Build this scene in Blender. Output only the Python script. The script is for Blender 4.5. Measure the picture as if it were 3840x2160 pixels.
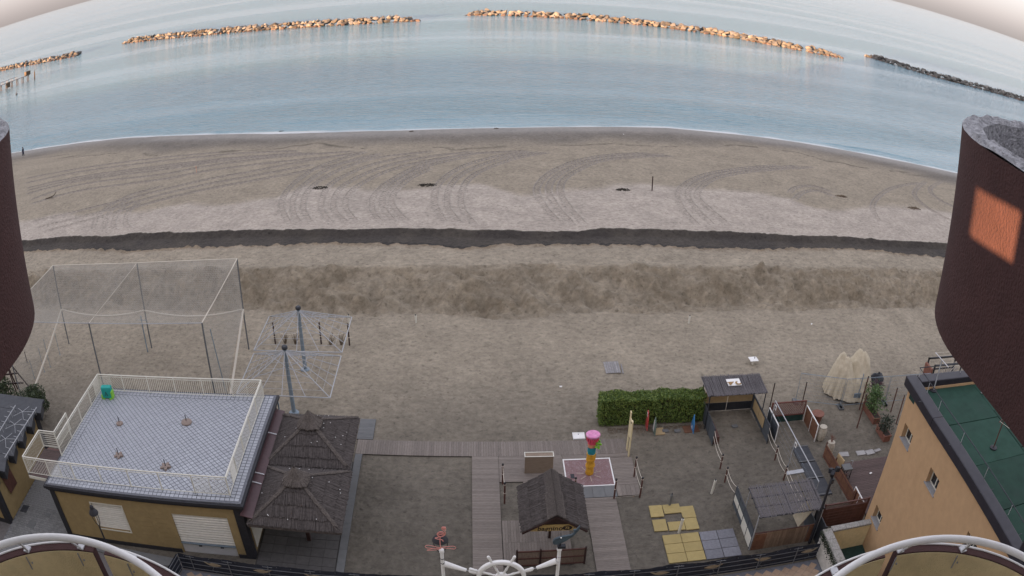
import bpy, bmesh, math, random
import numpy as np
from mathutils import Vector, Matrix, noise as mnoise

for o in list(bpy.data.objects): bpy.data.objects.remove(o)
scene = bpy.context.scene
COL = scene.collection
R = math.radians

# ------------------------------------------------------------------ camera (wide security-camera lens with barrel distortion)
HCAM = 24.0
F_PX, K3, PITCH, ROLL, YAW = 3161.7, 0.3916, 0.42795, 0.01669, R(2.6)
def _rot(v):
    x, y, z = v
    c, s = math.cos(ROLL), math.sin(ROLL); x, y = x*c - y*s, x*s + y*c
    c, s = math.cos(PITCH), math.sin(PITCH); y, z = z*c + y*s, -z*s + y*c
    c, s = math.cos(-YAW), math.sin(-YAW); x, y = x*c - y*s, x*s + y*c
    return Vector((x, y, z))
cd = bpy.data.cameras.new('camera')
cam = bpy.data.objects.new('camera', cd); COL.objects.link(cam)
cd.type = 'PANO'
_t = cd.cycles if hasattr(cd, 'cycles') and hasattr(cd.cycles, 'panorama_type') else cd
_t.panorama_type = 'FISHEYE_LENS_POLYNOMIAL'
cd.sensor_fit = 'HORIZONTAL'; cd.sensor_width = 36.0
fmm = F_PX*36.0/3840.0
_t.fisheye_fov = R(170)
_t.fisheye_polynomial_k0 = 0.0
_t.fisheye_polynomial_k1 = -1.0/fmm
_t.fisheye_polynomial_k2 = 0.0
_t.fisheye_polynomial_k3 = -K3/fmm**3
_t.fisheye_polynomial_k4 = 0.0
cd.clip_start = 0.05; cd.clip_end = 100000.0
rx, uy, fz = _rot((1, 0, 0)), _rot((0, 1, 0)), _rot((0, 0, 1))
cam.matrix_world = Matrix(((rx.x, uy.x, -fz.x, 0), (rx.y, uy.y, -fz.y, 0), (rx.z, uy.z, -fz.z, HCAM), (0, 0, 0, 1)))
scene.camera = cam

# ------------------------------------------------------------------ light: low evening sun from behind and to the left
SUN_EL, SUN_AZ = R(4.0), R(42.0)         # the light travels towards +Y and, by SUN_AZ, to the right
w = bpy.data.worlds.new('World'); scene.world = w; w.use_nodes = True
nt = w.node_tree; bg = nt.nodes['Background']
sky = nt.nodes.new('ShaderNodeTexSky'); sky.sky_type = 'NISHITA'; sky.sun_disc = False
sky.sun_elevation = SUN_EL; sky.sun_rotation = math.pi + SUN_AZ
sky.air_density = 1.2; sky.dust_density = 4.5; sky.ozone_density = 2.8; sky.altitude = 20
hz = nt.nodes.new('ShaderNodeHueSaturation'); hz.inputs['Saturation'].default_value = 0.62      # thin evening overcast greys the whole sky alike
tn = nt.nodes.new('ShaderNodeMixRGB'); tn.blend_type = 'MULTIPLY'; tn.inputs[0].default_value = 1; tn.inputs[2].default_value = (1.0, .94, 1.005, 1); gm = nt.nodes.new('ShaderNodeGamma'); gm.inputs[1].default_value = .25
nt.links.new(sky.outputs[0], hz.inputs['Color']); nt.links.new(hz.outputs[0], gm.inputs[0]); nt.links.new(gm.outputs[0], tn.inputs[1]); nt.links.new(tn.outputs[0], bg.inputs[0]); bg.inputs[1].default_value = 0.15
sd = bpy.data.lights.new('sun', 'SUN'); sd.energy = 3.0; sd.angle = R(0.55); sd.color = (1.0, 0.55, 0.28)
sun = bpy.data.objects.new('sun', sd); COL.objects.link(sun)
sdir = Vector((math.sin(SUN_AZ)*math.cos(SUN_EL), math.cos(SUN_AZ)*math.cos(SUN_EL), -math.sin(SUN_EL)))
sun.rotation_euler = sdir.to_track_quat('-Z', 'Y').to_euler(); sun.location = (-40, -50, 60)
vs = scene.view_settings; vs.view_transform = 'Standard'; vs.look = 'None'; vs.gamma = 1; vs.use_curve_mapping = False
vs.exposure = 3.12
scene.render.engine = 'CYCLES'
scene.cycles.use_denoising = True
scene.cycles.max_bounces = 6; scene.cycles.transparent_max_bounces = 12

# ------------------------------------------------------------------ photo pixel -> place (direction from the lens, distance from what the thing stands on)
def ray(px, py):
    dx, dy = px - 1920.0, py - 1080.0; r = math.hypot(dx, dy); rho = r/F_PX; th = rho + K3*rho**3
    s = math.sin(th)/r if r > 1e-6 else 1/F_PX
    return _rot((dx*s, -dy*s, math.cos(th)))
def G(px, py, z=0.0):
    v = ray(px, py); t = (z - HCAM)/v.z; return Vector((v.x*t, v.y*t, z))
def atY(px, py, Y):
    v = ray(px, py); t = Y/v.y; return Vector((v.x*t, Y, HCAM + v.z*t))

# ------------------------------------------------------------------ object helpers
def link(o, parent=None):
    COL.objects.link(o)
    if parent is not None: o.parent = parent
    return o
def wpos(o):
    p = Vector((0, 0, 0))
    while o is not None: p += o.location; o = o.parent
    return p
def tag(o, label=None, cat=None, group=None, kind=None):
    if label: o['label'] = label
    if cat: o['category'] = cat
    if group: o['group'] = group
    if kind: o['kind'] = kind
    return o
def thing(name, loc, label, cat, group=None):
    o = bpy.data.objects.new(name, None); o.location = loc; o.empty_display_size = 0.2; link(o)
    return tag(o, label, cat, group)

class MB:
    def __init__(s): s.v = []; s.f = []
    def add(s, vs, fs):
        n = len(s.v); s.v += [tuple(p) for p in vs]; s.f += [tuple(i + n for i in f) for f in fs]; return s
    def box(s, x0, x1, y0, y1, z0, z1):
        return s.add([(x0,y0,z0),(x1,y0,z0),(x1,y1,z0),(x0,y1,z0),(x0,y0,z1),(x1,y0,z1),(x1,y1,z1),(x0,y1,z1)],
                     [(3,2,1,0),(4,5,6,7),(0,1,5,4),(1,2,6,5),(2,3,7,6),(3,0,4,7)])
    def obox(s, c, size, rz=0, rx=0, ry=0):
        m = Matrix.Rotation(rz,3,'Z') @ Matrix.Rotation(ry,3,'Y') @ Matrix.Rotation(rx,3,'X'); c = Vector(c)
        hx, hy, hz = [q/2 for q in size]
        P = [c + m @ Vector(p) for p in [(-hx,-hy,-hz),(hx,-hy,-hz),(hx,hy,-hz),(-hx,hy,-hz),(-hx,-hy,hz),(hx,-hy,hz),(hx,hy,hz),(-hx,hy,hz)]]
        return s.add(P, [(3,2,1,0),(4,5,6,7),(0,1,5,4),(1,2,6,5),(2,3,7,6),(3,0,4,7)])
    def bar(s, a, b, wd, ht=None, up=(0,0,1)):
        "rectangular bar from a to b"
        a = Vector(a); b = Vector(b); d = (b-a); 
        if d.length < 1e-6: return s
        d.normalize(); up = Vector(up)
        if abs(d.dot(up)) > .99: up = Vector((0,1,0))
        sx = d.cross(up).normalized()*(wd/2); uz = sx.cross(d).normalized()*((ht or wd)/2)
        P = [a-sx-uz, a+sx-uz, a+sx+uz, a-sx+uz, b-sx-uz, b+sx-uz, b+sx+uz, b-sx+uz]
        return s.add(P, [(3,2,1,0),(4,5,6,7),(0,1,5,4),(1,2,6,5),(2,3,7,6),(3,0,4,7)])
    def tube(s, path, r, n=6, r1=None, closed=False, cap=True):
        path = [Vector(p) for p in path]; N = len(path); rings = []; prev = None
        for i, p in enumerate(path):
            if closed: d = path[(i+1)%N] - path[i-1]
            else: d = path[min(i+1,N-1)] - path[max(i-1,0)]
            d.normalize()
            if prev is None:
                u = Vector((0,0,1)) if abs(d.z) < .9 else Vector((1,0,0)); u = (u - d*u.dot(d)).normalized()
            else:
                u = prev - d*prev.dot(d); u.normalize()
            prev = u; v = d.cross(u)
            rr = r if r1 is None else r + (r1-r)*i/max(N-1,1)
            if isinstance(r, (list,tuple)): rr = r[i]
            rings.append([p + (u*math.cos(2*math.pi*k/n) + v*math.sin(2*math.pi*k/n))*rr for k in range(n)])
        vs = [q for g in rings for q in g]; fs = []
        M = N if closed else N-1
        for i in range(M):
            a = i*n; b = ((i+1)%N)*n
            for k in range(n): fs.append((a+k, a+(k+1)%n, b+(k+1)%n, b+k))
        if cap and not closed:
            fs.append(tuple(range(n-1,-1,-1))); fs.append(tuple((N-1)*n+k for k in range(n)))
        return s.add(vs, fs)
    def lathe(s, c, prof, n=16, axis=None):
        c = Vector(c); vs = []; fs = []
        q = Vector((0,0,1)).rotation_difference(Vector(axis)) if axis is not None else None
        for (r, z) in prof:
            for k in range(n):
                p = Vector((r*math.cos(2*math.pi*k/n), r*math.sin(2*math.pi*k/n), z))
                if q: p = q @ p
                vs.append(c + p)
        for i in range(len(prof)-1):
            for k in range(n):
                a, b = i*n+k, i*n+(k+1)%n; fs.append((a, b, b+n, a+n))
        fs.append(tuple(range(n-1,-1,-1))); fs.append(tuple((len(prof)-1)*n+k for k in range(n)))
        return s.add(vs, fs)
    def prism(s, poly, ext):
        "poly: planar 3D points; ext: extrusion vector"
        e = Vector(ext); P = [Vector(p) for p in poly]; n = len(P)
        return s.add(P + [p+e for p in P], [tuple(range(n-1,-1,-1)), tuple(range(n,2*n))] + [(i,(i+1)%n,(i+1)%n+n,i+n) for i in range(n)])
    def mesh(s, name, mat, org=(0,0,0), smooth=False, bevel=0):
        me = bpy.data.meshes.new(name); o = Vector(org)
        me.from_pydata([(p[0]-o.x, p[1]-o.y, p[2]-o.z) for p in s.v], [], s.f)
        bm = bmesh.new(); bm.from_mesh(me); bmesh.ops.recalc_face_normals(bm, faces=bm.faces)
        if bevel:
            bmesh.ops.bevel(bm, geom=[e for e in bm.edges if len(e.link_faces)==2 and e.calc_face_angle(0) > .5], offset=bevel, segments=2, affect='EDGES', profile=.6)
        if smooth:
            for f in bm.faces: f.smooth = True
            for e in bm.edges:
                if len(e.link_faces)==2 and e.calc_face_angle(0) > R(40): e.smooth = False
        bm.to_mesh(me); bm.free()
        me.materials.append(mat); return me
    def build(s, name, mat, parent=None, smooth=False, bevel=0, base=None):
        org = wpos(parent) if parent is not None else Vector(base or (0,0,0))
        o = bpy.data.objects.new(name, s.mesh(name, mat, org, smooth, bevel))
        if parent is None: o.location = org
        return link(o, parent)
def piece(name, me, parent, loc, rot=(0,0,0), scale=(1,1,1)):
    "an individual piece that shares its mesh with its look-alikes"
    o = bpy.data.objects.new(name, me); o.location = Vector(loc) - (wpos(parent) if parent is not None else Vector()); o.rotation_euler = rot; o.scale = scale
    return link(o, parent)
def single(name, mb, mat, label, cat, group=None, smooth=False, bevel=0, base=None):
    if base is None:
        a = np.array(mb.v); base = (a[:,0].mean(), a[:,1].mean(), a[:,2].min())
    return tag(mb.build(name, mat, None, smooth, bevel, base), label, cat, group)

# ------------------------------------------------------------------ materials
def M(name, col, rough=.8, var=.18, scale=6, bump=0, bscale=30, metal=0, rnd=0, col2=None, stretch=(1,1,1), spec=.3, detail=5, world=False, dirt=None, dscale=1.5):
    m = bpy.data.materials.new(name); m.use_nodes = True; t = m.node_tree; n = t.nodes; l = t.links
    p = n['Principled BSDF']; p.inputs['Roughness'].default_value = rough; p.inputs['Metallic'].default_value = metal
    p.inputs['Specular IOR Level'].default_value = spec
    if world:
        tc = n.new('ShaderNodeNewGeometry'); src = tc.outputs['Position']
    else:
        tc = n.new('ShaderNodeTexCoord'); src = tc.outputs['Object']
    mp = n.new('ShaderNodeMapping'); mp.inputs['Scale'].default_value = stretch; l.new(src, mp.inputs[0])
    if rnd:
        oi = n.new('ShaderNodeObjectInfo'); sc = n.new('ShaderNodeVectorMath'); sc.operation = 'SCALE'; sc.inputs[0].default_value = (37, 19, 53)
        l.new(oi.outputs['Random'], sc.inputs['Scale']); ad = n.new('ShaderNodeVectorMath'); ad.operation = 'ADD'
        l.new(mp.outputs[0], ad.inputs[0]); l.new(sc.outputs[0], ad.inputs[1]); vec = ad.outputs[0]
    else: vec = mp.outputs[0]
    nz = n.new('ShaderNodeTexNoise'); nz.inputs['Scale'].default_value = scale; nz.inputs['Detail'].default_value = detail; nz.inputs['Roughness'].default_value = .62
    l.new(vec, nz.inputs['Vector'])
    rp = n.new('ShaderNodeValToRGB'); rp.color_ramp.elements[0].position = .3; rp.color_ramp.elements[1].position = .7
    c2 = col2 or tuple(min(1, c*(1+var)) for c in col); c1 = col if col2 else tuple(c*(1-var) for c in col)
    rp.color_ramp.elements[0].color = (*c1, 1); rp.color_ramp.elements[1].color = (*c2, 1); l.new(nz.outputs['Fac'], rp.inputs[0]); out = rp.outputs[0]
    if dirt:
        n2 = n.new('ShaderNodeTexNoise'); n2.inputs['Scale'].default_value = dscale; n2.inputs['Detail'].default_value = 6; n2.inputs['Roughness'].default_value = .7; l.new(vec, n2.inputs['Vector'])
        r2 = n.new('ShaderNodeValToRGB'); r2.color_ramp.elements[0].position = .52; r2.color_ramp.elements[1].position = .75
        r2.color_ramp.elements[0].color = (0,0,0,1); r2.color_ramp.elements[1].color = (.75,.75,.75,1); l.new(n2.outputs['Fac'], r2.inputs[0])
        mx = n.new('ShaderNodeMixRGB'); l.new(r2.outputs[0], mx.inputs[0]); l.new(out, mx.inputs[1]); mx.inputs[2].default_value = (*dirt, 1); out = mx.outputs[0]
    if rnd:
        hs = n.new('ShaderNodeHueSaturation'); mr = n.new('ShaderNodeMapRange'); mr.inputs['To Min'].default_value = 1-rnd; mr.inputs['To Max'].default_value = 1+rnd
        l.new(oi.outputs['Random'], mr.inputs['Value']); l.new(mr.outputs[0], hs.inputs['Value']); l.new(out, hs.inputs['Color']); out = hs.outputs[0]
    l.new(out, p.inputs['Base Color'])
    if bump:
        b = n.new('ShaderNodeBump'); b.inputs['Strength'].default_value = bump; b.inputs['Distance'].default_value = .03
        nb = n.new('ShaderNodeTexNoise'); nb.inputs['Scale'].default_value = bscale; nb.inputs['Detail'].default_value = 4; l.new(vec, nb.inputs['Vector'])
        l.new(nb.outputs['Fac'], b.inputs['Height']); l.new(b.outputs[0], p.inputs['Normal'])
    return m
MT = {}
MT['ochre'] = M('ochre_plaster', (.29,.215,.105), .9, .1, 3, .15, 60, dirt=(.24,.178,.085), dscale=.7)
MT['peach'] = M('peach_plaster', (.46,.30,.165), .9, .07, 2.5, .12, 70, dirt=(.40,.255,.138), dscale=.5)
MT['brown'] = M('brown_plaster', (.060,.0285,.026), .9, .12, 9, .45, 70, dirt=(.049,.024,.022), dscale=3)
MT['rimcon'] = M('rough_concrete', (.16,.16,.165), .95, .45, 22, 1.0, 45, col2=(.42,.42,.43))
MT['cream'] = M('cream_plaster', (.70,.57,.32), .9, .1, 5, .6, 90, dirt=(.58,.47,.26), dscale=2)
MT['facade'] = M('facade_plaster', (.70,.66,.58), .9, .06, 3)
MT['palestone'] = M('pale_stone', (.30,.29,.28), .85, .15, 5, .2, 40, rnd=.1)
MT['lattice'] = M('red_brown_lattice', (.15,.058,.045), .6, .2, 6)
MT['netpole'] = M('net_pole', (.12,.125,.13), .6, .2, 6)
MT['rays'] = M('pale_rays', (.34,.27,.23), .7, .3, 12)
MT['dark'] = M('dark_trim', (.026,.026,.03), .6, .2, 5)
MT['charcoal'] = M('charcoal_sheet', (.035,.038,.044), .55, .25, 3, .2, 20, dirt=(.055,.055,.057))
MT['white'] = M('white_paint', (.74,.73,.70), .45, .06, 8, dirt=(.56,.53,.48), dscale=4)
MT['ivory'] = M('ivory_paint', (.62,.60,.52), .5, .08, 8)
MT['shutter'] = M('shutter_slat', (.62,.60,.54), .5, .08, 5, rnd=.05)
MT['greywhite'] = M('greywhite_panel', (.5,.5,.5), .5, .06, 4)
MT['tile'] = M('roof_tile', (.35,.365,.39), .4, .1, 4, rnd=.08, dirt=(.27,.28,.30), dscale=2.5)
MT['grout'] = M('dark_grout', (.135,.14,.155), .9, .2, 8)
MT['paver'] = M('alley_paver', (.17,.17,.165), .85, .15, 7, .2, 50, rnd=.13)
MT['teratile'] = M('terrace_tile', (.33,.235,.16), .6, .15, 6, rnd=.10)
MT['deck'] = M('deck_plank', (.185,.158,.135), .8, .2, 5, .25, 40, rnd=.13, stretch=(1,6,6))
MT['deckdark'] = M('deck_under', (.06,.055,.05), .95, .2, 5)
MT['browndeck'] = M('brown_deck', (.078,.052,.046), .7, .25, 5, .2, 40, rnd=.15, stretch=(1,6,6))
MT['slab'] = M('concrete_slab', (.14,.142,.14), .85, .12, 3, .15, 60, rnd=.07, dirt=(.11,.105,.097))
MT['thatch'] = M('thatch_reed', (.046,.039,.036), .95, .35, 9, 0, 30, col2=(.10,.086,.079), world=True, detail=6)
MT['thatch2'] = M('thatch_ridge', (.062,.052,.046), .95, .3, 14, 0, 30, col2=(.135,.115,.10), world=True)
MT['reed'] = M('grey_reed', (.055,.050,.056), .9, .4, 26, 0, 30, col2=(.21,.195,.195), world=True)
MT['reedunder'] = M('reed_shadow_mat', (.07,.065,.065), .95, .3, 9)
MT['brownwood'] = M('brown_stained_wood', (.10,.045,.035), .6, .25, 6, .1, 40, stretch=(1,1,.3))
MT['postwood'] = M('dark_post_wood', (.045,.025,.022), .6, .25, 6)
MT['orangewood'] = M('orange_brown_wood', (.165,.08,.047), .7, .22, 6, .1, 40, rnd=.12)
MT['board'] = M('tan_board', (.42,.31,.17), .75, .12, 5, rnd=.08)
MT['palewood'] = M('pale_yellow_wood', (.62,.53,.32), .6, .1, 7)
MT['vboard'] = M('weathered_board', (.22,.15,.10), .85, .25, 5, .15, 50, rnd=.2, stretch=(5,5,1))
MT['counter'] = M('counter_panel', (.22,.17,.125), .75, .15, 4, .1, 40, stretch=(1,1,5))
MT['galv'] = M('galvanised_steel', (.36,.37,.38), .5, .12, 8, metal=.1)
MT['bluegrey'] = M('bluegrey_steel', (.20,.25,.29), .5, .12, 6, metal=.1, dirt=(.14,.16,.17))
MT['gutter'] = M('brown_metal', (.075,.04,.042), .4, .15, 5)
MT['roofpar'] = M('dark_sheet_metal', (.028,.026,.033), .45, .15, 2.5, metal=.1, dirt=(.04,.038,.042))
MT['green'] = M('green_roof_felt', (.013,.045,.030), .85, .25, 1.6, .2, 60, rnd=.2, dirt=(.017,.031,.026), dscale=.8)
MT['greenfloor'] = M('green_floor', (.02,.045,.038), .85, .25, 3)
MT['glass'] = M('window_glass', (.02,.022,.025), .08, .1, 3, spec=.6)
MT['frame'] = M('window_frame', (.6,.58,.5), .5, .05, 5)
MT['sill'] = M('stone_sill', (.28,.28,.28), .8, .15, 20)
MT['stone'] = M('mossy_stone', (.30,.29,.27), .95, .35, 14, .5, 30, dirt=(.10,.11,.07), dscale=3)
MT['block'] = M('white_block', (.55,.53,.48), .85, .08, 8, .2, 40, rnd=.08, dirt=(.4,.38,.33))
MT['fabric'] = M('navy_fabric', (.024,.028,.04), .9, .25, 4, .2, 60)
MT['bird'] = M('tan_metal', (.24,.20,.14), .7, .15, 6)
MT['pipe'] = M('steel_pipe', (.11,.115,.125), .5, .1, 8)
MT['rope'] = M('pale_rope', (.55,.50,.42), .95, .15, 40)
MT['net'] = M('grey_net', (.36,.35,.32), .95, .1, 8)
MT['terracotta'] = M('terracotta', (.19,.085,.06), .8, .2, 7)
MT['jar'] = M('pale_jar', (.40,.36,.29), .85, .2, 9, .3, 40)
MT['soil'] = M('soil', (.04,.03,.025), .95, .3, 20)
MT['tarp'] = M('beige_tarp', (.47,.41,.30), .8, .12, 4, .3, 12, dirt=(.38,.32,.23))
MT['black'] = M('black_plastic', (.018,.019,.024), .6, .2, 5)
MT['blue'] = M('blue_paint', (.05,.20,.42), .5, .15, 6)
MT['red'] = M('red_paint', (.45,.05,.045), .5, .35, 14, dirt=(.6,.5,.5), dscale=9)
MT['dkgreen'] = M('dark_green_paint', (.05,.12,.08), .6, .5, 9, col2=(.2,.22,.2))
MT['teal'] = M('teal_cover', (.02,.21,.25), .55, .2, 9, .3, 14)
MT['lime'] = M('lime_plastic', (.22,.50,.05), .45, .15, 6)
MT['tealbag'] = M('teal_fabric', (.02,.30,.26), .6, .15, 6)
MT['yellowc'] = M('yellow_cover', (.58,.30,.03), .65, .18, 7, .5, 12)
MT['pink'] = M('pink_cover', (.58,.20,.38), .5, .2, 6, dirt=(.7,.5,.62), dscale=5)
MT['redc'] = M('red_pink', (.60,.07,.12), .5, .2, 9)
MT['salmon'] = M('salmon', (.62,.25,.14), .55, .2, 9)
MT['padyellow'] = M('yellow_rubber', (.34,.265,.11), .9, .12, 6, .3, 60, rnd=.06, dirt=(.26,.21,.10), dscale=3)
MT['padgrey'] = M('grey_rubber', (.17,.17,.185), .9, .18, 9, .3, 60, rnd=.10)
MT['mosaic'] = M('red_mosaic', (.14,.075,.075), .6, .5, 16, 0, 30, col2=(.24,.15,.15), detail=8, dirt=(.32,.30,.30), dscale=9)
MT['pinkwire'] = M('flamingo_wire', (.60,.24,.20), .5, .15, 9)
MT['whale'] = M('whale_paint', (.048,.070,.085), .5, .35, 9, dirt=(.085,.105,.11), dscale=6)
MT['parbase'] = M('pebble_base', (.24,.19,.16), .9, .35, 30, .6, 40)
MT['rock'] = M('breakwater_rock', (.125,.12,.108), .9, .25, .5, .8, 1.5, rnd=.55, dirt=(.055,.052,.046), dscale=.35)
MT['wetrock'] = M('wet_rock', (.10,.07,.055), .6, .3, .5, .8, 1.5, rnd=.3)
MT['wood'] = M('grey_wood', (.27,.26,.255), .85, .2, 6, .2, 40, rnd=.2)
MT['weed'] = M('seaweed', (.035,.03,.022), .95, .4, 20)
MT['twig'] = M('dry_twig', (.15,.115,.08), .95, .3, 12)
MT['bark'] = M('bark', (.09,.07,.05), .95, .3, 12)
MT['cloth'] = M('navy_cloth', (.028,.032,.055), .9, .2, 8)
MT['skin'] = M('skin', (.45,.26,.18), .6, .08, 8)
MT['shoe'] = M('pale_shoe', (.5,.48,.42), .7, .1, 8)
MT['hair'] = M('dark_hair', (.02,.015,.012), .8, .2, 20)
def leafmat(name, a, b):
    m = bpy.data.materials.new(name); m.use_nodes = True; t = m.node_tree; n = t.nodes; l = t.links; p = n['Principled BSDF']
    p.inputs['Roughness'].default_value = .55; p.inputs['Specular IOR Level'].default_value = .35
    g = n.new('ShaderNodeNewGeometry'); rp = n.new('ShaderNodeValToRGB'); rp.color_ramp.elements[0].color = (*a,1); rp.color_ramp.elements[1].color = (*b,1)
    l.new(g.outputs['Random Per Island'], rp.inputs[0]); l.new(rp.outputs[0], p.inputs['Base Color'])
    return m
MT['hedge'] = leafmat('hedge_leaf', (.04,.085,.018), (.19,.25,.055))
MT['bush'] = leafmat('bush_leaf', (.018,.03,.014), (.06,.08,.032))
MT['shrub'] = leafmat('planter_leaf', (.03,.07,.02), (.12,.19,.06))
MT['darkshrub'] = leafmat('dark_leaf', (.012,.02,.012), (.04,.055,.03))
MT['dracaena'] = leafmat('red_leaf', (.05,.02,.022), (.10,.045,.045))
# ================================================================== TERRAIN
rng = np.random.default_rng(7)
_LAT = rng.random((257, 257))
def vn(x, y, s, seed=0):
    "smooth value noise, -1..1"
    x = np.asarray(x, float)/s + 17.3*seed; y = np.asarray(y, float)/s + 9.7*seed
    xi = np.floor(x).astype(int); yi = np.floor(y).astype(int); fx = x-xi; fy = y-yi
    fx = fx*fx*(3-2*fx); fy = fy*fy*(3-2*fy)
    a = _LAT[xi%256, yi%256]; b = _LAT[(xi+1)%256, yi%256]; c = _LAT[xi%256, (yi+1)%256]; d = _LAT[(xi+1)%256, (yi+1)%256]
    return ((a*(1-fx)+b*fx)*(1-fy) + (c*(1-fx)+d*fx)*fy)*2-1
def sst(a, b, x):
    t = np.clip((x-a)/(b-a), 0, 1); return t*t*(3-2*t)
ZSEA, ZTOP = -1.0, 1.7
def curve(pts, z):
    P = sorted([(G(px, py, z).x, G(px, py, z).y) for px, py in pts]); return np.array(P)
SHORE = curve([(100,565),(300,534),(500,515),(750,506),(1000,500),(1250,497),(1500,490),(1750,483),(1930,480),(2250,477),(2500,480),(2750,503),(3000,535),(3200,570),(3400,608),(3610,655)], ZSEA)
FARC = curve([(130,940),(300,933),(500,940),(700,928),(1000,917),(1300,912),(1600,915),(1700,928),(1760,930),(1850,918),(2100,915),(2300,915),(2600,925),(2830,935),(3100,930),(3300,938),(3500,962),(3560,965)], ZTOP)
DARK = curve([(120,905),(260,890),(400,892),(500,880),(700,876),(900,868),(1300,866),(1500,862),(1800,868),(2000,874),(2180,871),(2260,862),(2400,864),(2700,873),(3000,890),(3200,893),(3300,905),(3560,918)], -.1)
DRY = curve([(100,840),(250,800),(560,800),(700,775),(900,765),(1040,745),(1150,700),(1250,705),(1600,700),(1800,690),(1950,735),(2080,715),(2330,695),(2500,700),(2750,720),(2950,740),(3050,780),(3200,795),(3330,775),(3560,800)], -.4)
def cv(c, x): return np.interp(x, c[:,0], c[:,1])
def ground(x, y):
    x = np.asarray(x, float); y = np.asarray(y, float)
    yt = 49.7 + .35*vn(x, 0*x, 4, 1) + .2*vn(x, 0*x, 1.1, 2) - .9*np.exp(-((x-2.2)/3.2)**4) - .5*np.exp(-((x+9.5)/3.5)**4)
    yc = 52.35 + .2*vn(x, 0*x, 3, 3)
    yf = cv(FARC, x) + .22*vn(x, 0*x, .8, 4) + .12*vn(x, 0*x, .35, 5)
    yd = cv(DARK, x) + .15*vn(x, 0*x, .9, 6)
    ys = cv(SHORE, x) + .25*vn(x, 0*x, 7, 8)
    t = np.clip((y-yt)/(yc-yt), 0, 1); z = ZTOP*(t + .10*np.sin(math.pi*t))/1.0
    face = sst(-.3, .15, t)*(1-sst(.9, 1.08, t)) * ((y>yt-1.0)&(y<yc+.3))
    toe = np.exp(-((y-yt)/.9)**2)
    t2 = np.clip((y-yf)/1.6, 0, 1); z = np.where(y > yf, ZTOP + (-.35-ZTOP)*t2, z)
    zb = np.where(y > yd, np.interp(0, [0,1], [0,0]) + (ZSEA-0.0)*np.clip((y-yd)/np.maximum(ys-yd, 1), 0, 4), z)
    bank = sst(yd-.9, yd, y); z = np.where(y > yd-.9, np.where(y <= yd, z*(1-bank) + .04*bank, zb), z)
    bankl = np.exp(-((y-yd)/.25)**2)*.05*(1+vn(x, y, .3, 9)); z = z + bankl
    z += face*(.30*vn(x, y, 1.4, 11) + .34*vn(x, y, .7, 12) + .20*vn(x, y, .36, 13))
    pile = np.exp(-((x-2.2)/3.2)**4)*np.exp(-((y-48.95)/.6)**2) + .6*np.exp(-((x+9.5)/3.6)**4)*np.exp(-((y-49.3)/.5)**2); z += pile*(.34+.40*vn(x, y, .42, 21)) 
    z += toe*(.34*vn(x, y, .5, 14)*np.clip(.35+1.2*vn(x, y, 3.5, 23), 0, 1)+.03) * (y < yc)
    edge = np.exp(-((y-yf)/.5)**2); z += edge*(.10*vn(x, y, .4, 15) + .06*vn(x, y, .2, 22))
    top = sst(52.3, 53, y)*(1-sst(yf-.3, yf, y)); z += top*.05*vn(x, y, .8, 16)
    sandn = (1-sst(46, 49, y)); z += sandn*(sst(35.5, 38, y)*.05*vn(x, y, 2.2, 17) + sst(34.5, 37, y)*.018*vn(x, y, .5, 18) - .012)
    bch = sst(yd+.5, yd+3, y); z += bch*(.03*vn(x, y, 3, 19) + .015*vn(x, y, .8, 20))*(1-sst(ys-6, ys-1, y))
    return z, dict(yt=yt, yc=yc, yf=yf, yd=yd, ys=ys, t=t, face=face, toe=toe, top=top, edge=edge, pile=pile)
def gz(x, y): return float(ground(np.array([x]), np.array([y]))[0][0])
def GT(px, py):
    p = G(px, py, 0)
    for _ in range(4): p = G(px, py, gz(p.x, p.y))
    return p
xs = np.concatenate([[-4000,-1200,-500], np.arange(-220,-58,4), np.arange(-58,58.01,.155), np.arange(60,222,4), [500,1200,4000]])
ys_ = np.concatenate([[-3000,-800,-300,-120,-60,-30,-10], np.arange(0,20,1.0), np.arange(20,47.5,.26), np.arange(47.5,66,.115), np.arange(66,108,.42), np.arange(108,150,4), [200,400]])
X, Y = np.meshgrid(xs, ys_); Z, A = ground(X, Y); Z = np.where(Y > 130, np.minimum(Z, -4), Z)
nx, ny = len(xs), len(ys_)
me = bpy.data.meshes.new('sand_ground')
me.vertices.add(nx*ny); me.vertices.foreach_set('co', np.stack([X, Y, Z], -1).astype(np.float32).ravel())
idx = np.arange(nx*ny).reshape(ny, nx); q = np.stack([idx[:-1,:-1], idx[:-1,1:], idx[1:,1:], idx[1:,:-1]], -1).reshape(-1,4)
me.loops.add(q.size); me.loops.foreach_set('vertex_index', q.ravel().astype(np.int32))
me.polygons.add(len(q)); me.polygons.foreach_set('loop_start', np.arange(0, q.size, 4, dtype=np.int32)); me.polygons.foreach_set('loop_total', np.full(len(q), 4, np.int32))
me.polygons.foreach_set('use_smooth', np.ones(len(q), bool)); me.update(calc_edges=True)
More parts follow.
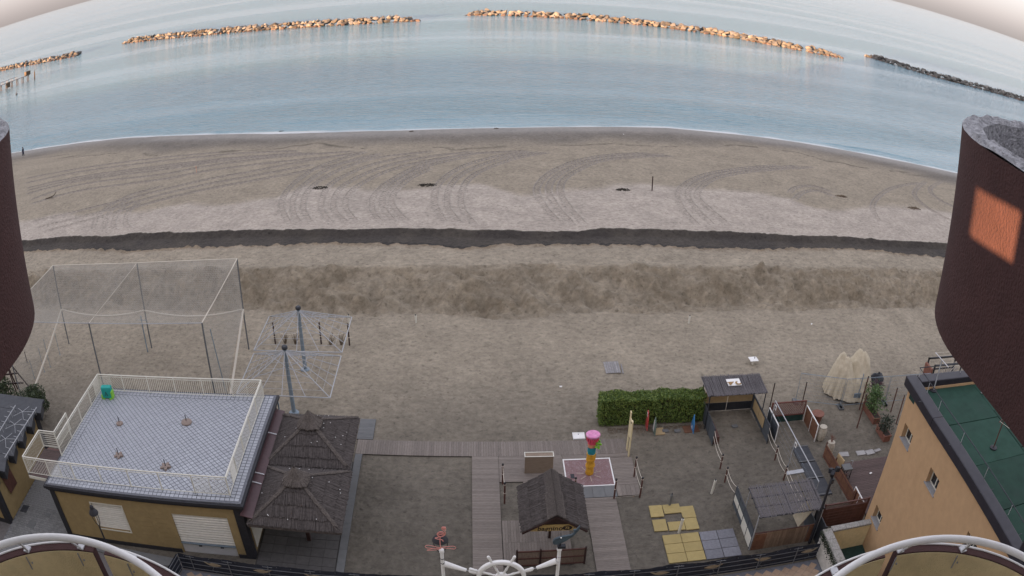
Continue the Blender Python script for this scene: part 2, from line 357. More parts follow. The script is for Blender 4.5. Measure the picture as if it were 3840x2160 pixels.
# sand colours: dry, damp, dug-up wet, shoreline wet; near: damp with dimming painted in
C = lambda *c: np.array(c)
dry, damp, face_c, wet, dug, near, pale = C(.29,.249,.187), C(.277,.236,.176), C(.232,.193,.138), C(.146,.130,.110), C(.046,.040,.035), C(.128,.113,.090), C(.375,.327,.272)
def mix(a, b, t): return a*(1-t[...,None]) + b*t[...,None]
n1 = vn(X, Y, 6, 31); n2 = vn(X, Y, 1.6, 32); n3 = vn(X, Y, .5, 33)
col = np.broadcast_to(dry, X.shape+(3,)).copy()
col = mix(col, near, (1-sst(29, 44, Y + 2.0*n1)))  # foreground sand: damp tone plus lens falloff painted into the colour
onb = (Y > A['yd']).astype(float)
dz = cv(DRY, X) + 1.0*n1 + .4*n2
col = mix(col, pale, onb*(1-sst(dz-1.2, dz+1.2, Y)))
col = mix(col, damp, onb*sst(dz-1.2, dz+1.2, Y)*(.8+.2*n2))
col = mix(col, face_c, np.clip(A['face']*(.75+.45*vn(X, Y, 2.2, 34)) + .7*A['pile'], 0, 1))
col = mix(col, C(.19,.14,.088), np.clip(A['edge'],0,1)*(Y < A['yf']+.3)*.7)
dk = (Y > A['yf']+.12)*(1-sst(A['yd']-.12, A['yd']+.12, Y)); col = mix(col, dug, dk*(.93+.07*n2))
wl = A['ys'] - Y; wv = 9.5 + 1.8*n1 + 1.2*np.sin(X*.11)
col = mix(col, wet, onb*np.clip(1-sst(wv-5.5, wv+1.5, wl), 0, 1)*.92)
rack = onb*np.exp(-((wl - wv - .3 + .9*np.sin(X*.23) + .5*n2)/.22)**2)*(vn(X, Y, 5, 41) > -.1); col = mix(col, C(.07,.06,.045), np.clip(rack*.8, 0, 1))
col = np.clip(col*(1 + .10*n2 + .08*n3 + np.clip(A['face']+A['pile'],0,1)*(.10*vn(X,Y,.42,35)+.10*vn(X,Y,.24,36)))[...,None], .01, .9)
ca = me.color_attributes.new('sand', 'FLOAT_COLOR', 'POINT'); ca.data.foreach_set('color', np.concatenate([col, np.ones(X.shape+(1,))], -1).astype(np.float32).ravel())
wa = me.attributes.new('wetness', 'FLOAT', 'POINT'); wa.data.foreach_set('value', (onb*np.clip(1-sst(1.5, 6, wl), 0, 1)).astype(np.float32).ravel())
def sandmat(name):
    m = bpy.data.materials.new(name); m.use_nodes = True; t = m.node_tree; n = t.nodes; l = t.links; p = n['Principled BSDF']
    at = n.new('ShaderNodeAttribute'); at.attribute_name = 'sand'; g = n.new('ShaderNodeNewGeometry')
    nz = n.new('ShaderNodeTexNoise'); nz.inputs['Scale'].default_value = 2.6; nz.inputs['Detail'].default_value = 9; nz.inputs['Roughness'].default_value = .75; l.new(g.outputs['Position'], nz.inputs['Vector'])
    mr = n.new('ShaderNodeMapRange'); mr.inputs['From Min'].default_value = .3; mr.inputs['From Max'].default_value = .7; mr.inputs['To Min'].default_value = .66; mr.inputs['To Max'].default_value = 1.3; l.new(nz.outputs['Fac'], mr.inputs['Value'])
    sp_ = n.new('ShaderNodeTexNoise'); sp_.inputs['Scale'].default_value = 3.4; sp_.inputs['Detail'].default_value = 3; l.new(g.outputs['Position'], sp_.inputs['Vector']); sr = n.new('ShaderNodeMapRange'); sr.inputs['From Min'].default_value = .60; sr.inputs['From Max'].default_value = .70; sr.inputs['To Min'].default_value = 1; sr.inputs['To Max'].default_value = .68; l.new(sp_.outputs['Fac'], sr.inputs['Value']); mm_ = n.new('ShaderNodeMath'); mm_.operation = 'MULTIPLY'; l.new(mr.outputs[0], mm_.inputs[0]); l.new(sr.outputs[0], mm_.inputs[1])
    vm = n.new('ShaderNodeVectorMath'); vm.operation = 'SCALE'; l.new(at.outputs['Color'], vm.inputs[0]); l.new(mm_.outputs[0], vm.inputs['Scale']); l.new(vm.outputs[0], p.inputs['Base Color'])
    # trodden surface: dents of footprints over fine ripples
    vo = n.new('ShaderNodeTexVoronoi'); vo.inputs['Scale'].default_value = 2.3; vo.feature = 'SMOOTH_F1'; vo.inputs['Smoothness'].default_value = .35
    wp = n.new('ShaderNodeTexNoise'); wp.inputs['Scale'].default_value = 1.1; l.new(g.outputs['Position'], wp.inputs['Vector'])
    mxv = n.new('ShaderNodeMixRGB'); mxv.blend_type = 'ADD'; mxv.inputs[0].default_value = .6; l.new(g.outputs['Position'], mxv.inputs[1]); l.new(wp.outputs['Color'], mxv.inputs[2]); l.new(mxv.outputs[0], vo.inputs['Vector'])
    nb = n.new('ShaderNodeTexNoise'); nb.inputs['Scale'].default_value = 7; nb.inputs['Detail'].default_value = 6; nb.inputs['Roughness'].default_value = .7; l.new(g.outputs['Position'], nb.inputs['Vector'])
    ms = n.new('ShaderNodeMath'); ms.operation = 'MULTIPLY_ADD'; l.new(vo.outputs['Distance'], ms.inputs[0]); ms.inputs[1].default_value = .9; l.new(nb.outputs['Fac'], ms.inputs[2])
    b = n.new('ShaderNodeBump'); b.inputs['Strength'].default_value = .75; b.inputs['Distance'].default_value = .14; l.new(ms.outputs[0], b.inputs['Height']); l.new(b.outputs[0], p.inputs['Normal'])
    aw = n.new('ShaderNodeAttribute'); aw.attribute_name = 'wetness'
    rr = n.new('ShaderNodeMapRange'); rr.inputs['To Min'].default_value = .95; rr.inputs['To Max'].default_value = .45; l.new(aw.outputs['Fac'], rr.inputs['Value']); l.new(rr.outputs[0], p.inputs['Roughness'])
    bs = n.new('ShaderNodeMapRange'); bs.inputs['To Min'].default_value = .75; bs.inputs['To Max'].default_value = .08; l.new(aw.outputs['Fac'], bs.inputs['Value']); l.new(bs.outputs[0], b.inputs['Strength'])
    p.inputs['Specular IOR Level'].default_value = .25
    return m
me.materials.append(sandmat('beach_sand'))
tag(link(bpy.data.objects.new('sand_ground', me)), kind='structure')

# ------------------------------------------------------------------ sea
sx = np.concatenate([[-40000,-9000,-2500,-900], np.arange(-420,-120,12), np.arange(-120,120.1,.9), np.arange(132,430,12), [900,2500,9000,40000]])
sy = np.concatenate([np.arange(84,140,.3), np.arange(140,330,4), [400,520,700,1000,1600,3000,6000,12000,40000]])
X, Y = np.meshgrid(sx, sy); yS = cv(SHORE, X)
d = Y - yS
z = np.full(X.shape, ZSEA)
for k, (off, amp, wdt, ph) in enumerate([(2.2,.06,.35,0), (4.8,.10,.55,2), (9.5,.09,.8,4), (15,.06,1.1,1), (22,.05,1.4,3)]):
    cen = off + 1.9*np.sin(X*.035 + ph) + 1.3*vn(X, 0*X, 9, 50+k); m_ = np.clip(.5 + 1.1*vn(X, 0*X, 16, 60+k), 0, 1.2)
    u = (d-cen)/wdt; z += amp*m_*np.exp(-np.where(u < 0, u*u*3.5, u*u*.8))
z += .025*vn(X, Y, 2.4, 70)*sst(3, 10, d)*(1-sst(45, 60, d))
me = bpy.data.meshes.new('sea'); nx, ny = len(sx), len(sy)
me.vertices.add(nx*ny); me.vertices.foreach_set('co', np.stack([X, Y, z], -1).astype(np.float32).ravel())
idx = np.arange(nx*ny).reshape(ny, nx); q = np.stack([idx[:-1,:-1], idx[:-1,1:], idx[1:,1:], idx[1:,:-1]], -1).reshape(-1,4)
me.loops.add(q.size); me.loops.foreach_set('vertex_index', q.ravel().astype(np.int32)); me.polygons.add(len(q))
me.polygons.foreach_set('loop_start', np.arange(0, q.size, 4, dtype=np.int32)); me.polygons.foreach_set('loop_total', np.full(len(q), 4, np.int32)); me.polygons.foreach_set('use_smooth', np.ones(len(q), bool)); me.update(calc_edges=True)
at = me.attributes.new('shallow', 'FLOAT', 'POINT'); at.data.foreach_set('value', (1-sst(-.2, 1.3, d + .5*vn(X, Y, 3, 71))).astype(np.float32).ravel())
def seamat():
    m = bpy.data.materials.new('sea_water'); m.use_nodes = True; t = m.node_tree; n = t.nodes; l = t.links; p = n['Principled BSDF']
    p.inputs['Base Color'].default_value = (.085,.19,.225,1); p.inputs['IOR'].default_value = 1.33; p.inputs['Specular IOR Level'].default_value = .5
    g = n.new('ShaderNodeNewGeometry')
    def nz(scale, st, rot=0, det=4):
        mp = n.new('ShaderNodeMapping'); mp.inputs['Scale'].default_value = st; mp.inputs['Rotation'].default_value = (0,0,rot); l.new(g.outputs['Position'], mp.inputs[0])
        q = n.new('ShaderNodeTexNoise'); q.inputs['Scale'].default_value = scale; q.inputs['Detail'].default_value = det; q.inputs['Roughness'].default_value = .6; l.new(mp.outputs[0], q.inputs['Vector']); return q
    a = nz(.8, (.45,1.5,1), R(-7)); b = nz(.12, (.35,1.5,1), R(6), 3); s1 = nz(.012, (.12,1.5,1), R(2), 3)
    sm = n.new('ShaderNodeMath'); sm.operation = 'MULTIPLY_ADD'; l.new(b.outputs['Fac'], sm.inputs[0]); sm.inputs[1].default_value = .9; l.new(a.outputs['Fac'], sm.inputs[2])
    bp = n.new('ShaderNodeBump'); bp.inputs['Distance'].default_value = .62; l.new(sm.outputs[0], bp.inputs['Height']); l.new(bp.outputs[0], p.inputs['Normal'])
    # slicks of calm water lie in long bands
    mr = n.new('ShaderNodeMapRange'); mr.inputs['From Min'].default_value = .44; mr.inputs['From Max'].default_value = .60; mr.inputs['To Min'].default_value = .75; mr.inputs['To Max'].default_value = .22; l.new(s1.outputs['Fac'], mr.inputs['Value'])
    sh = n.new('ShaderNodeAttribute'); sh.attribute_name = 'shallow'
    iv = n.new('ShaderNodeMath'); iv.operation = 'SUBTRACT'; iv.inputs[0].default_value = 1; l.new(sh.outputs['Fac'], iv.inputs[1])
    mu = n.new('ShaderNodeMath'); mu.operation = 'MULTIPLY'; l.new(mr.outputs[0], mu.inputs[0]); l.new(iv.outputs[0], mu.inputs[1]); l.new(mu.outputs[0], bp.inputs['Strength'])
    p.inputs['Roughness'].default_value = .11
    mxc = n.new('ShaderNodeMixRGB'); l.new(sh.outputs['Fac'], mxc.inputs[0]); mxc.inputs[1].default_value = (.085,.19,.225,1); mxc.inputs[2].default_value = (.42,.43,.42,1); l.new(mxc.outputs[0], p.inputs['Base Color'])
    return m
me.materials.append(seamat()); tag(link(bpy.data.objects.new('sea', me)), kind='structure')

# ------------------------------------------------------------------ tyre tracks pressed into the beach
VS = 3840/2576
def spline(P, step=.28):
    P = [Vector(p) for p in P]; out = []
    for i in range(len(P)-1):
        p0, p1, p2, p3 = P[max(i-1,0)], P[i], P[i+1], P[min(i+2,len(P)-1)]; N = max(2, int((p2-p1).length/step))
        for k in range(N):
            t = k/N; out.append(.5*((2*p1) + (p2-p0)*t + (2*p0-5*p1+4*p2-p3)*t*t + (3*p1-p0-3*p2+p3)*t**3))
    out.append(P[-1]); return out
TR = [[(745,578),(720,550),(708,520),(715,490),(740,460),(790,425),(850,402),(930,380)],
 [(800,578),(770,545),(762,515),(775,480),(810,450),(870,420),(960,395),(1100,380)],
 [(850,580),(815,540),(808,510),(825,470),(870,440),(950,410),(1060,388)],
 [(925,580),(880,540),(868,510),(885,480),(920,455),(990,425),(1100,400),(1230,382)],
 [(985,580),(945,545),(935,510),(950,480),(990,450),(1060,415),(1180,388),(1340,380)],
 [(1060,580),(1010,545),(985,510),(995,480),(1030,450),(1090,420)],
 [(1140,580),(1100,530),(1093,490),(1110,455),(1160,420),(1240,395),(1340,380)],
 [(1210,580),(1165,530),(1160,490),(1175,455),(1210,430),(1290,400),(1390,382)],
 [(1420,575),(1370,520),(1350,480),(1365,450),(1400,425),(1450,405),(1530,390),(1640,385)],
 [(1480,575),(1430,520),(1410,480),(1420,450),(1460,425),(1510,405),(1600,395),(1700,392)],
 [(1780,590),(1720,530),(1705,490),(1720,465),(1770,440),(1850,425),(1960,415)],
 [(1860,590),(1790,530),(1755,495),(1765,470),(1810,445),(1900,430),(2050,420)],
 [(270,598),(262,570),(275,535),(300,515),(345,492)], [(300,598),(285,565),(300,530),(345,502)], [(350,590),(318,565),(322,535),(355,505)],
 [(70,505),(200,465),(400,440),(520,418),(700,395),(900,380)], [(70,515),(200,480),(400,452),(520,430),(700,408),(880,390)],
 [(70,560),(200,530),(330,498),(480,460),(640,430),(800,400),(930,380)], [(80,575),(210,545),(340,508),(490,470),(650,440),(800,412)],
 [(60,462),(200,432),(400,406),(600,386),(760,380)], [(60,475),(200,445),(400,418),(600,396),(770,384)],
 [(60,490),(200,455),(390,430),(600,400),(800,385)],
 [(1985,488),(2000,472),(2045,468),(2105,488)], [(1995,505),(2020,484),(2060,480),(2110,500)], [(2215,560),(2195,520),(2215,490),(2260,468),(2320,460)],
 [(100,585),(230,552),(350,518),(500,480),(660,450),(820,420),(960,388)], [(240,600),(235,570),(250,540),(280,515),(330,490),(420,465)], [(780,580),(745,550),(735,520),(742,490),(768,462),(815,430),(880,404),(970,383)], [(900,580),(850,542),(838,510),(855,475),(895,448),(970,418),(1080,394),(1200,381)], [(1030,580),(980,545),(960,510),(972,480),(1010,450),(1075,418),(1190,392)], [(1180,580),(1130,530),(1125,490),(1142,455),(1185,425),(1265,398),(1365,381)], [(1450,575),(1400,520),(1380,480),(1392,450),(1430,425),(1480,405),(1565,392),(1680,388)], [(1820,590),(1755,530),(1730,492),(1742,467),(1790,442),(1875,427),(2010,417)], [(60,450),(200,424),(380,400),(560,383)], [(60,482),(200,450),(395,424),(600,398),(780,386)],
 [(2400,560),(2330,520),(2300,485),(2330,455)], [(2420,530),(2360,500),(2340,475),(2370,455)]]
tv, tf, tc = [], [], []
for k, tr in enumerate(TR):
    P = [GT(x*VS, y*VS) for x, y in tr]; S = [q_ for q_ in spline([(p.x, p.y, 0) for p in P]) if q_.y > float(cv(DARK, q_.x)) + .9]; rr = random.Random(k)
    wdt = .27
    nrm = []
    for i in range(len(S)):
        d = S[min(i+1,len(S)-1)] - S[max(i-1,0)]; d.z = 0; d.normalize(); nrm.append(Vector((-d.y, d.x, 0)))
    offs = [(-1.55,.006),(-1.0,.045),(-.75,-.01),(0,-.015),(.75,-.01),(1.0,.045),(1.55,.006)]
    base = len(tv); xy = [(S[i]+nrm[i]*(o*wdt)) for i in range(len(S)) for o, _ in offs]
    zz = ground(np.array([p.x for p in xy]), np.array([p.y for p in xy]))[0]
    for j, p in enumerate(xy):
        i = j//7; o = j%7; fade = min(1, i/6, (len(S)-1-i)/6)
        tread = .035*(1 if (i+o)%2 else -1) if 2 <= o <= 4 else 0
        tv.append((p.x, p.y, zz[j] + .012*fade + (offs[o][1] + tread)*fade - (0 if o in (0,6) else 0) - .02*(1-fade) - (.03 if o in (0,6) else 0)))
        dmp = sst(-1.2, 1.2, np.array(p.y - float(cv(DRY, p.x)))); bc = .365*(1-dmp) + .27*dmp; c = bc*(.80 if 2 <= o <= 4 else .95)
        c *= 1 + .12*rr.uniform(-1,1) + (.2 if tread > 0 else -.2 if tread < 0 else 0)
        c = float(c); tc.append((c, c*.88, c*.74, 1))
    for i in range(len(S)-1):
        for o in range(6): a = base+i*7+o; tf.append((a, a+1, a+8, a+7))
# churned ruts along the dug trench
for k, (off, amp) in enumerate([(1.9,1),(2.5,1),(3.6,1),(4.2,1),(5.0,.7)]):
    xx = np.arange(-47, 47, .3); yy = cv(FARC, xx) + off + .25*vn(xx, 0*xx, 6, 80+k); base = len(tv)
    ok = yy < cv(DARK, xx) - .5; w5 = [-.36,-.2,0,.2,.36]
    for i in range(len(xx)):
        zc = ground(np.full(5, xx[i]), yy[i]+np.array(w5))[0]
        for o in range(5):
            tr_ = .05*(1 if (i+o)%2 else -1) if 1 <= o <= 3 else 0
            tv.append((xx[i], yy[i]+w5[o], zc[o] + (.015 + tr_ if 1 <= o <= 3 else -.03) - (0 if ok[i] else .3))); c = .046 + (.016 if tr_ > 0 else -.01); tc.append((c, c*.92, c*.84, 1))
    for i in range(len(xx)-1):
        for o in range(4): a = base+i*5+o; tf.append((a, a+1, a+6, a+5))
me = bpy.data.meshes.new('tyre_tracks'); me.from_pydata(tv, [], tf)
ca = me.color_attributes.new('sand', 'FLOAT_COLOR', 'POINT'); ca.data.foreach_set('color', np.array(tc, np.float32).ravel())
for p in me.polygons: p.use_smooth = False
me.materials.append(bpy.data.materials['beach_sand']); tag(link(bpy.data.objects.new('tyre_tracks', me)), kind='structure')

# ================================================================== HOTEL (the viewpoint is on its front) and the blocks behind the beach
hotel = thing('hotel_building', (0,-8,0), 'hotel front with rounded brown parapets and white tubular balcony rails around the viewpoint', 'building')
MB().box(-14,14,-15,-.5,0,22).build('wall', MT['facade'], hotel)
mb = MB(); y0, y1 = -.6, -.5                                  # added unseen wall that blocks the sun; its opening shapes the parapet's light patch
ox0, ox1, oz0, oz1 = -.80, -.36, 23.33, 23.56
mb.box(-14,ox0,y0,y1,22,25.2).box(ox1,14,y0,y1,22,25.2).box(ox0,ox1,y0,y1,22,oz0).box(ox0,ox1,y0,y1,oz1,25.2)
mb.build('added_shade_wall', MT['brown'], hotel)
def arc(cx, cy, r, a0, a1, n, z): return [Vector((cx+r*math.cos(R(a0+(a1-a0)*i/n)), cy+r*math.sin(R(a0+(a1-a0)*i/n)), z)) for i in range(n+1)]
def uwall(sgn, xc, yc, r, th, z0, z1, rough=0, seed=0):
    "U-shaped parapet in plan; returns outer/inner/top meshes"
    n = 40; rr = random.Random(seed)
    def path(rad):
        P = [Vector((xc-rad, -.5 + (yc+.5)*i/14, 0)) for i in range(14)] + [Vector((xc+rad*math.cos(R(180-180*i/n)), yc+rad*math.sin(R(180-180*i/n)), 0)) for i in range(n+1)] + [Vector((xc+rad, yc-(yc+.5)*i/14, 0)) for i in range(1,15)]
        return [Vector((sgn*p.x, p.y, 0)) for p in P]
    return path(r), path(r-th)
for sgn in (1, -1):
    o_, i_ = uwall(sgn, 3.20 if sgn > 0 else 3.22, 2.5, 1.06, .13, 0, 0); N = len(o_)
    zt, zb = 23.45, 22.47; rr = random.Random(3+sgn); body, rim = MB(), MB()
    V = []
    for k in range(N):
        V += [(o_[k].x,o_[k].y,zb), (o_[k].x,o_[k].y,zt), (i_[k].x,i_[k].y,zt-.02), (i_[k].x,i_[k].y,zb)]
    body.add(V, [f for k in range(N-1) for f in ((4*k,4*k+4,4*k+5,4*k+1),(4*k+3,4*k+7,4*k+4,4*k))])
    par = body.build('parapet', MT['brown'], hotel, smooth=True)
    # broken concrete rim and bare inner face
    V = []; m_ = 7
    for k in range(N):
        for j in range(m_):
            t = j/(m_-1); p = o_[k].lerp(i_[k], t); edge_ = j in (0, m_-1)
            V.append((p.x + (0 if edge_ else rr.uniform(-.006,.006)), p.y, zt + (rr.uniform(-.004,.012) if edge_ else .012+rr.uniform(-.010,.022))))
        V.append((i_[k].x, i_[k].y, zb+.1))
    rim.add(V, [(8*k+j,8*k+8+j,8*k+9+j,8*k+1+j) for k in range(N-1) for j in range(7)])
    rim.build('broken_rim', MT['rimcon'], par)
    fl = MB(); fl.prism([(p.x,p.y,zb+.02) for p in i_], (0,0,.1)); fl.build('floor_slab', MT['rimcon'], par)
# rounded balconies one floor below
for sgn, xc, yc, rad in ((1, 2.94, 1.98, 1.335), (-1, 2.80, 2.12, 1.275)):
    zt = 20.22; bal = None
    _g = G(3345,2088,zt) if sgn > 0 else G(362,2092,zt); _a = math.degrees(math.atan2(_g.y-yc, _g.x-sgn*xc)); slots = [(_a-2.2,_a+2.2)]
    def P2(r, a, z): return Vector(((sgn*xc) + r*math.cos(R(a)), yc + r*math.sin(R(a)), z))
    segs = [(-8, slots[0][0]), (slots[0][1], 188)]
    fl = MB(); fl.prism([(sgn*xc-rad-.15,-.5,19.05),(sgn*xc+rad+.15,-.5,19.05)] + [tuple(P2(rad+.16,a,19.05)) for a in range(0,181,6)], (0,0,.14)); bal = fl.build('balcony', MT['rimcon'], hotel)
    for a0, a1 in segs:
        n = max(4, int((a1-a0)/2)); V = []; Vc = []; Vi = []
        for k in range(n+1):
            a = a0+(a1-a0)*k/n
            V += [P2(rad+.255,a,19.05), P2(rad+.255,a,zt), P2(rad+.175,a,zt), P2(rad+.175,a,19.05)]
            Vi += [P2(rad+.174,a,zt-.012), P2(rad+.174,a,19.19), P2(rad+.165,a,19.19), P2(rad+.168,a,zt-.012)]
        fs = [f for k in range(n) for f in ((4*k,4*k+4,4*k+5,4*k+1),(4*k+1,4*k+5,4*k+6,4*k+2),(4*k+2,4*k+6,4*k+7,4*k+3))] + [(0,1,2,3),(4*n+3,4*n+2,4*n+1,4*n)]
        MB().add(V, fs).build('parapet_coping', MT['brown'], bal, smooth=True)
        fs = [f for k in range(n) for f in ((4*k+3,4*k+7,4*k+6,4*k+2),(4*k,4*k+4,4*k+7,4*k+3))]
        MB().add(Vi, fs).build('inner_panel', MT['cream'], bal, smooth=True)
    MB().tube([P2(rad,a,20.5) for a in range(-30,211,3)], .031, 14).build('handrail', MT['white'], bal, smooth=True)
    MB().tube([P2(rad+.262,a,zt+.004) for a in range(-8,189,3)], .010, 8).build('edge_trim', MT['white'], bal, smooth=True)
    for a in ((60,84,108,132) if sgn > 0 else (100,80,58,122)):
        b = MB(); b.bar(P2(rad+.215,a,zt+.002), P2(rad+.215,a,zt+.014), .06, .07); br = b.build('bracket', MT['greywhite'], bal); MB().bar(P2(rad+.19,a,zt+.014), P2(rad+.01,a,20.48), .02, .012).build('bracket_arm', MT['greywhite'], bal); MB().bar(P2(rad+.158,a+1.5,zt-.02), P2(rad+.158,a+1.5,zt-.16), .012, .006).build('fixing_bar', MT['sill'], bal); MB().lathe(P2(rad+.16,a+.2,zt-.10),[(.008,0),(.008,.012)],8).build('bolt', MT['sill'], bal)
blocks = [(17,44,-20,-3,22,'cream hotel block set back beside the peach building'), (-41,-16,-21,-3,24,'cream hotel block standing next to the viewpoint hotel on its yellow kiosk side'), (-66,-43,-21,-3,26.5,'second cream hotel block along the seafront past the yellow cabin'),
 (-92,-68,-21,-3,26.5,'third cream hotel block along the seafront past the yellow cabin'), (-140,-95,-21,-3,15,'low cream block further along the seafront beside the tall hotels'), (-215,-144,-21,-3,15,'long low cream seafront block between two other low blocks'), (-330,-219,-21,-3,15,'farthest low cream block of the seafront row'), (46,90,-21,-3,16,'low cream seafront block past the hotel beside the peach building')]
for (x0,x1,y0,y1,h,lab) in blocks:
    b = thing('seafront_building', ((x0+x1)/2,(y0+y1)/2,0), lab, 'building', 'seafront hotel row')
    MB().box(x0,x1,y0,y1,0,h).build('wall', MT['cream'], b); MB().box(x0-.3,x1+.3,y0-.3,y1+.3,h,h+.4).build('roof', MT['slab'], b)
    mbw = MB()
    for fz_ in range(1, int(h/3.1)):
        wm = MB().box(-(x1-x0)/2+1.5,(x1-x0)/2-1.5,0,1.2,0,.15).mesh('balcony', MT['white'])
        piece('balcony', wm, b, ((x0+x1)/2, y1, fz_*3.1))

# ================================================================== BREAKWATERS
def rockmesh(seed, mat):
    rr = random.Random(seed); bm = bmesh.new()
    for _ in range(15):
        v = Vector((rr.gauss(0,1), rr.gauss(0,1), rr.gauss(0,1))).normalized(); f = rr.uniform(.8,1.1); bm.verts.new((v.x*f*1.15, v.y*f*.95, v.z*f*.72))
    r = bmesh.ops.convex_hull(bm, input=bm.verts[:])
    bmesh.ops.delete(bm, geom=[v for v in bm.verts if not v.link_faces], context='VERTS')
    bmesh.ops.recalc_face_normals(bm, faces=bm.faces); m = bpy.data.meshes.new('rock'); bm.to_mesh(m); bm.free(); m.materials.append(mat); return m
RK = [rockmesh(i, MT['rock']) for i in range(9)]; RW = [rockmesh(i+20, MT['wetrock']) for i in range(5)]
def breakwater(pts, label, seed, sp, size, hgt):
    P = [G(x, y, ZSEA) for x, y in pts]; S = spline(P, sp); root = thing('breakwater', (P[0].x,P[0].y,ZSEA), label, 'breakwater', 'rock breakwaters offshore'); rr = random.Random(seed)
    L = len(S)
    for i, p in enumerate(S):
        d = (S[min(i+1,L-1)]-S[max(i-1,0)]); d.z = 0; d.normalize(); nrm = Vector((-d.y,d.x,0)); nrm = nrm if nrm.y > 0 else -nrm
        e = min(1, (i+1)/5, (L-i)/5)
        for row, (o, zz, s) in enumerate([(.2,.0,.85),(1.3,.55,1.0),(2.9,1.25,1.05),(5.0,1.1,1.0)]):
            if row >= 2 and e < .5: continue
            if rr.random() < .06 and row != 0: continue
            q = p + nrm*((o + rr.uniform(-.5,.5))*size*.62) + d*rr.uniform(-.4,.4); s_ = size*.60*s*rr.uniform(.75,1.25)
            me_ = rr.choice(RW) if row == 0 else rr.choice(RK)
            piece('rock', me_, root, (q.x, q.y, ZSEA + (zz*hgt*e - .25)*1.0 + rr.uniform(-.2,.25)), (rr.uniform(-.5,.5), rr.uniform(-.5,.5), rr.uniform(0,6.28)), (s_, s_, s_*rr.uniform(.8,1.15)))
breakwater([(-90,290),(0,268),(150,238),(280,212)], 'short rock breakwater beyond the wooden jetty', 1, 2.6, 2.2, .95)
breakwater([(457,165),(800,130),(1200,100),(1400,88),(1563,80)], 'sunlit rock breakwater of small boulders, between the short one and the longest one', 2, 1.9, 1.9, 1.2)
breakwater([(1745,58),(2000,63),(2500,106),(3000,190),(3155,218)], 'longest rock breakwater, sunlit blocks in two even courses', 3, 1.75, 2.0, 1.0)
breakwater([(3240,210),(3500,288),(3840,380),(4000,430)], 'shaded dark rock breakwater past the end of the longest one', 4, 1.75, 1.8, .95)
# ================================================================== YELLOW BEACH KIOSK WITH ROOF TERRACE
KA, KB, KC, KD = Vector((-20.45,23.4,0)), Vector((-9.92,24.2,0)), Vector((-9.92,32.6,0)), Vector((-20.45,32.2,0))
kiosk = thing('beach_kiosk', (-15.2,28,0), 'yellow beach kiosk with white railed roof terrace and closed roller shutters', 'kiosk')
kd = (KB-KA).normalized(); kn = Vector((kd.y,-kd.x,0))       # along the front, out of the front
def KF(s, z, o=0): return KA + kd*s + kn*o + Vector((0,0,z))
kw = MB()
def wallq(mb, a, b, z0, z1, th=.2):
    d = (b-a).normalized(); n_ = Vector((-d.y,d.x,0))*th
    mb.prism([a+Vector((0,0,z0)), b+Vector((0,0,z0)), b+n_+Vector((0,0,z0)), a+n_+Vector((0,0,z0))], (0,0,z1-z0))
# front wall with the two openings
for s0, s1, z0, z1 in [(0,2.42,0,3.0),(2.42,4.27,0,.93),(2.42,4.27,2.5,3.0),(4.27,6.98,0,3.0),(6.98,9.78,2.4,3.0),(9.78,10.55,0,3.0)]:
    wallq(kw, KF(s0,0), KF(s1,0), z0, z1)
wallq(kw, KB, KC, 0, 3.0); wallq(kw, KC, KD, 0, 3.0); wallq(kw, KD, KA, 0, 3.0)
kw.build('wall', MT['ochre'], kiosk)
# dark corner bands, base band, eaves
for s0, s1, z0, z1 in [(-.05,.28,0,3.02),(10.2,10.58,0,3.02),(.28,6.9,0,.22),(9.82,10.2,0,.22)]: MB().prism([KF(s0,z0,.012),KF(s1,z0,.012),KF(s1,z0,.05),KF(s0,z0,.05)], (0,0,z1-z0)).build('corner_band' if z1 > 1 else 'base_band', MT['dark'], kiosk)
for y in (24.15,32.2): MB().box(-9.915,-9.87,y,y+.42,0,3.02).build('corner_band', MT['dark'], kiosk)
def offq(o, z): return [KA+Vector((-o,-o,z)), KB+Vector((o,-o,z)), KC+Vector((o,o,z)), KD+Vector((-o,o,z))]
ev = MB(); ev.prism(offq(.10,3.0), (0,0,.1)); ev.prism(offq(.17,3.1), (0,0,.1)); ev.prism(offq(.24,3.2), (0,0,.14)); ev.build('cornice', MT['dark'], kiosk)
roof = MB().prism(offq(.12,3.34), (0,0,.05)).build('roof_slab', MT['grout'], kiosk)
# recessed decorative panel lines between the openings
for i, (s0,s1,z0,z1) in enumerate([(4.95,5.75,.35,2.35),(6.0,6.7,.35,2.35)]):
    pan = MB()
    for k in range(7):
        zz = z0+(z1-z0)*k/7; pan.prism([KF(s0,zz,.004),KF(s1,zz,.004),KF(s1,zz,.016),KF(s0,zz,.016)], (0,0,.235))
    pan.build('relief_panel', MT['ochre'], kiosk)
def shutter(s0, s1, z0, z1, step, name):
    root = MB(); root.prism([KF(s0,z0,-.16),KF(s1,z0,-.16),KF(s1,z0,-.12),KF(s0,z0,-.12)], (0,0,z1-z0)); sh = root.build(name, MT['greywhite'], kiosk)
    sm = MB(); L = s1-s0; sm.add([(0,0,0),(L,0,0),(L,-.05,step*.55),(0,-.05,step*.55),(L,-.01,step*.93),(0,-.01,step*.93),(L,.03,step*.93),(0,.03,step*.93)], [(0,1,2,3),(3,2,4,5),(5,4,6,7)]); me_ = sm.mesh('slat', MT['shutter'])
    n = int((z1-z0)/step)
    for k in range(n): piece('slat', me_, sh, KF(s0,z0+k*step,-.10), (0,0,math.atan2(kd.y,kd.x)))
    return sh
shutter(2.42,4.27,.93,2.5,.121,'window_shutter'); sh = shutter(6.98,9.78,.62,2.4,.148,'roller_shutter')
MB().prism([KF(6.98,.0,-.13),KF(9.78,.0,-.13),KF(9.78,.0,-.08),KF(6.98,.0,-.08)], (0,0,.58)).build('counter_panel', MT['greywhite'], kiosk)
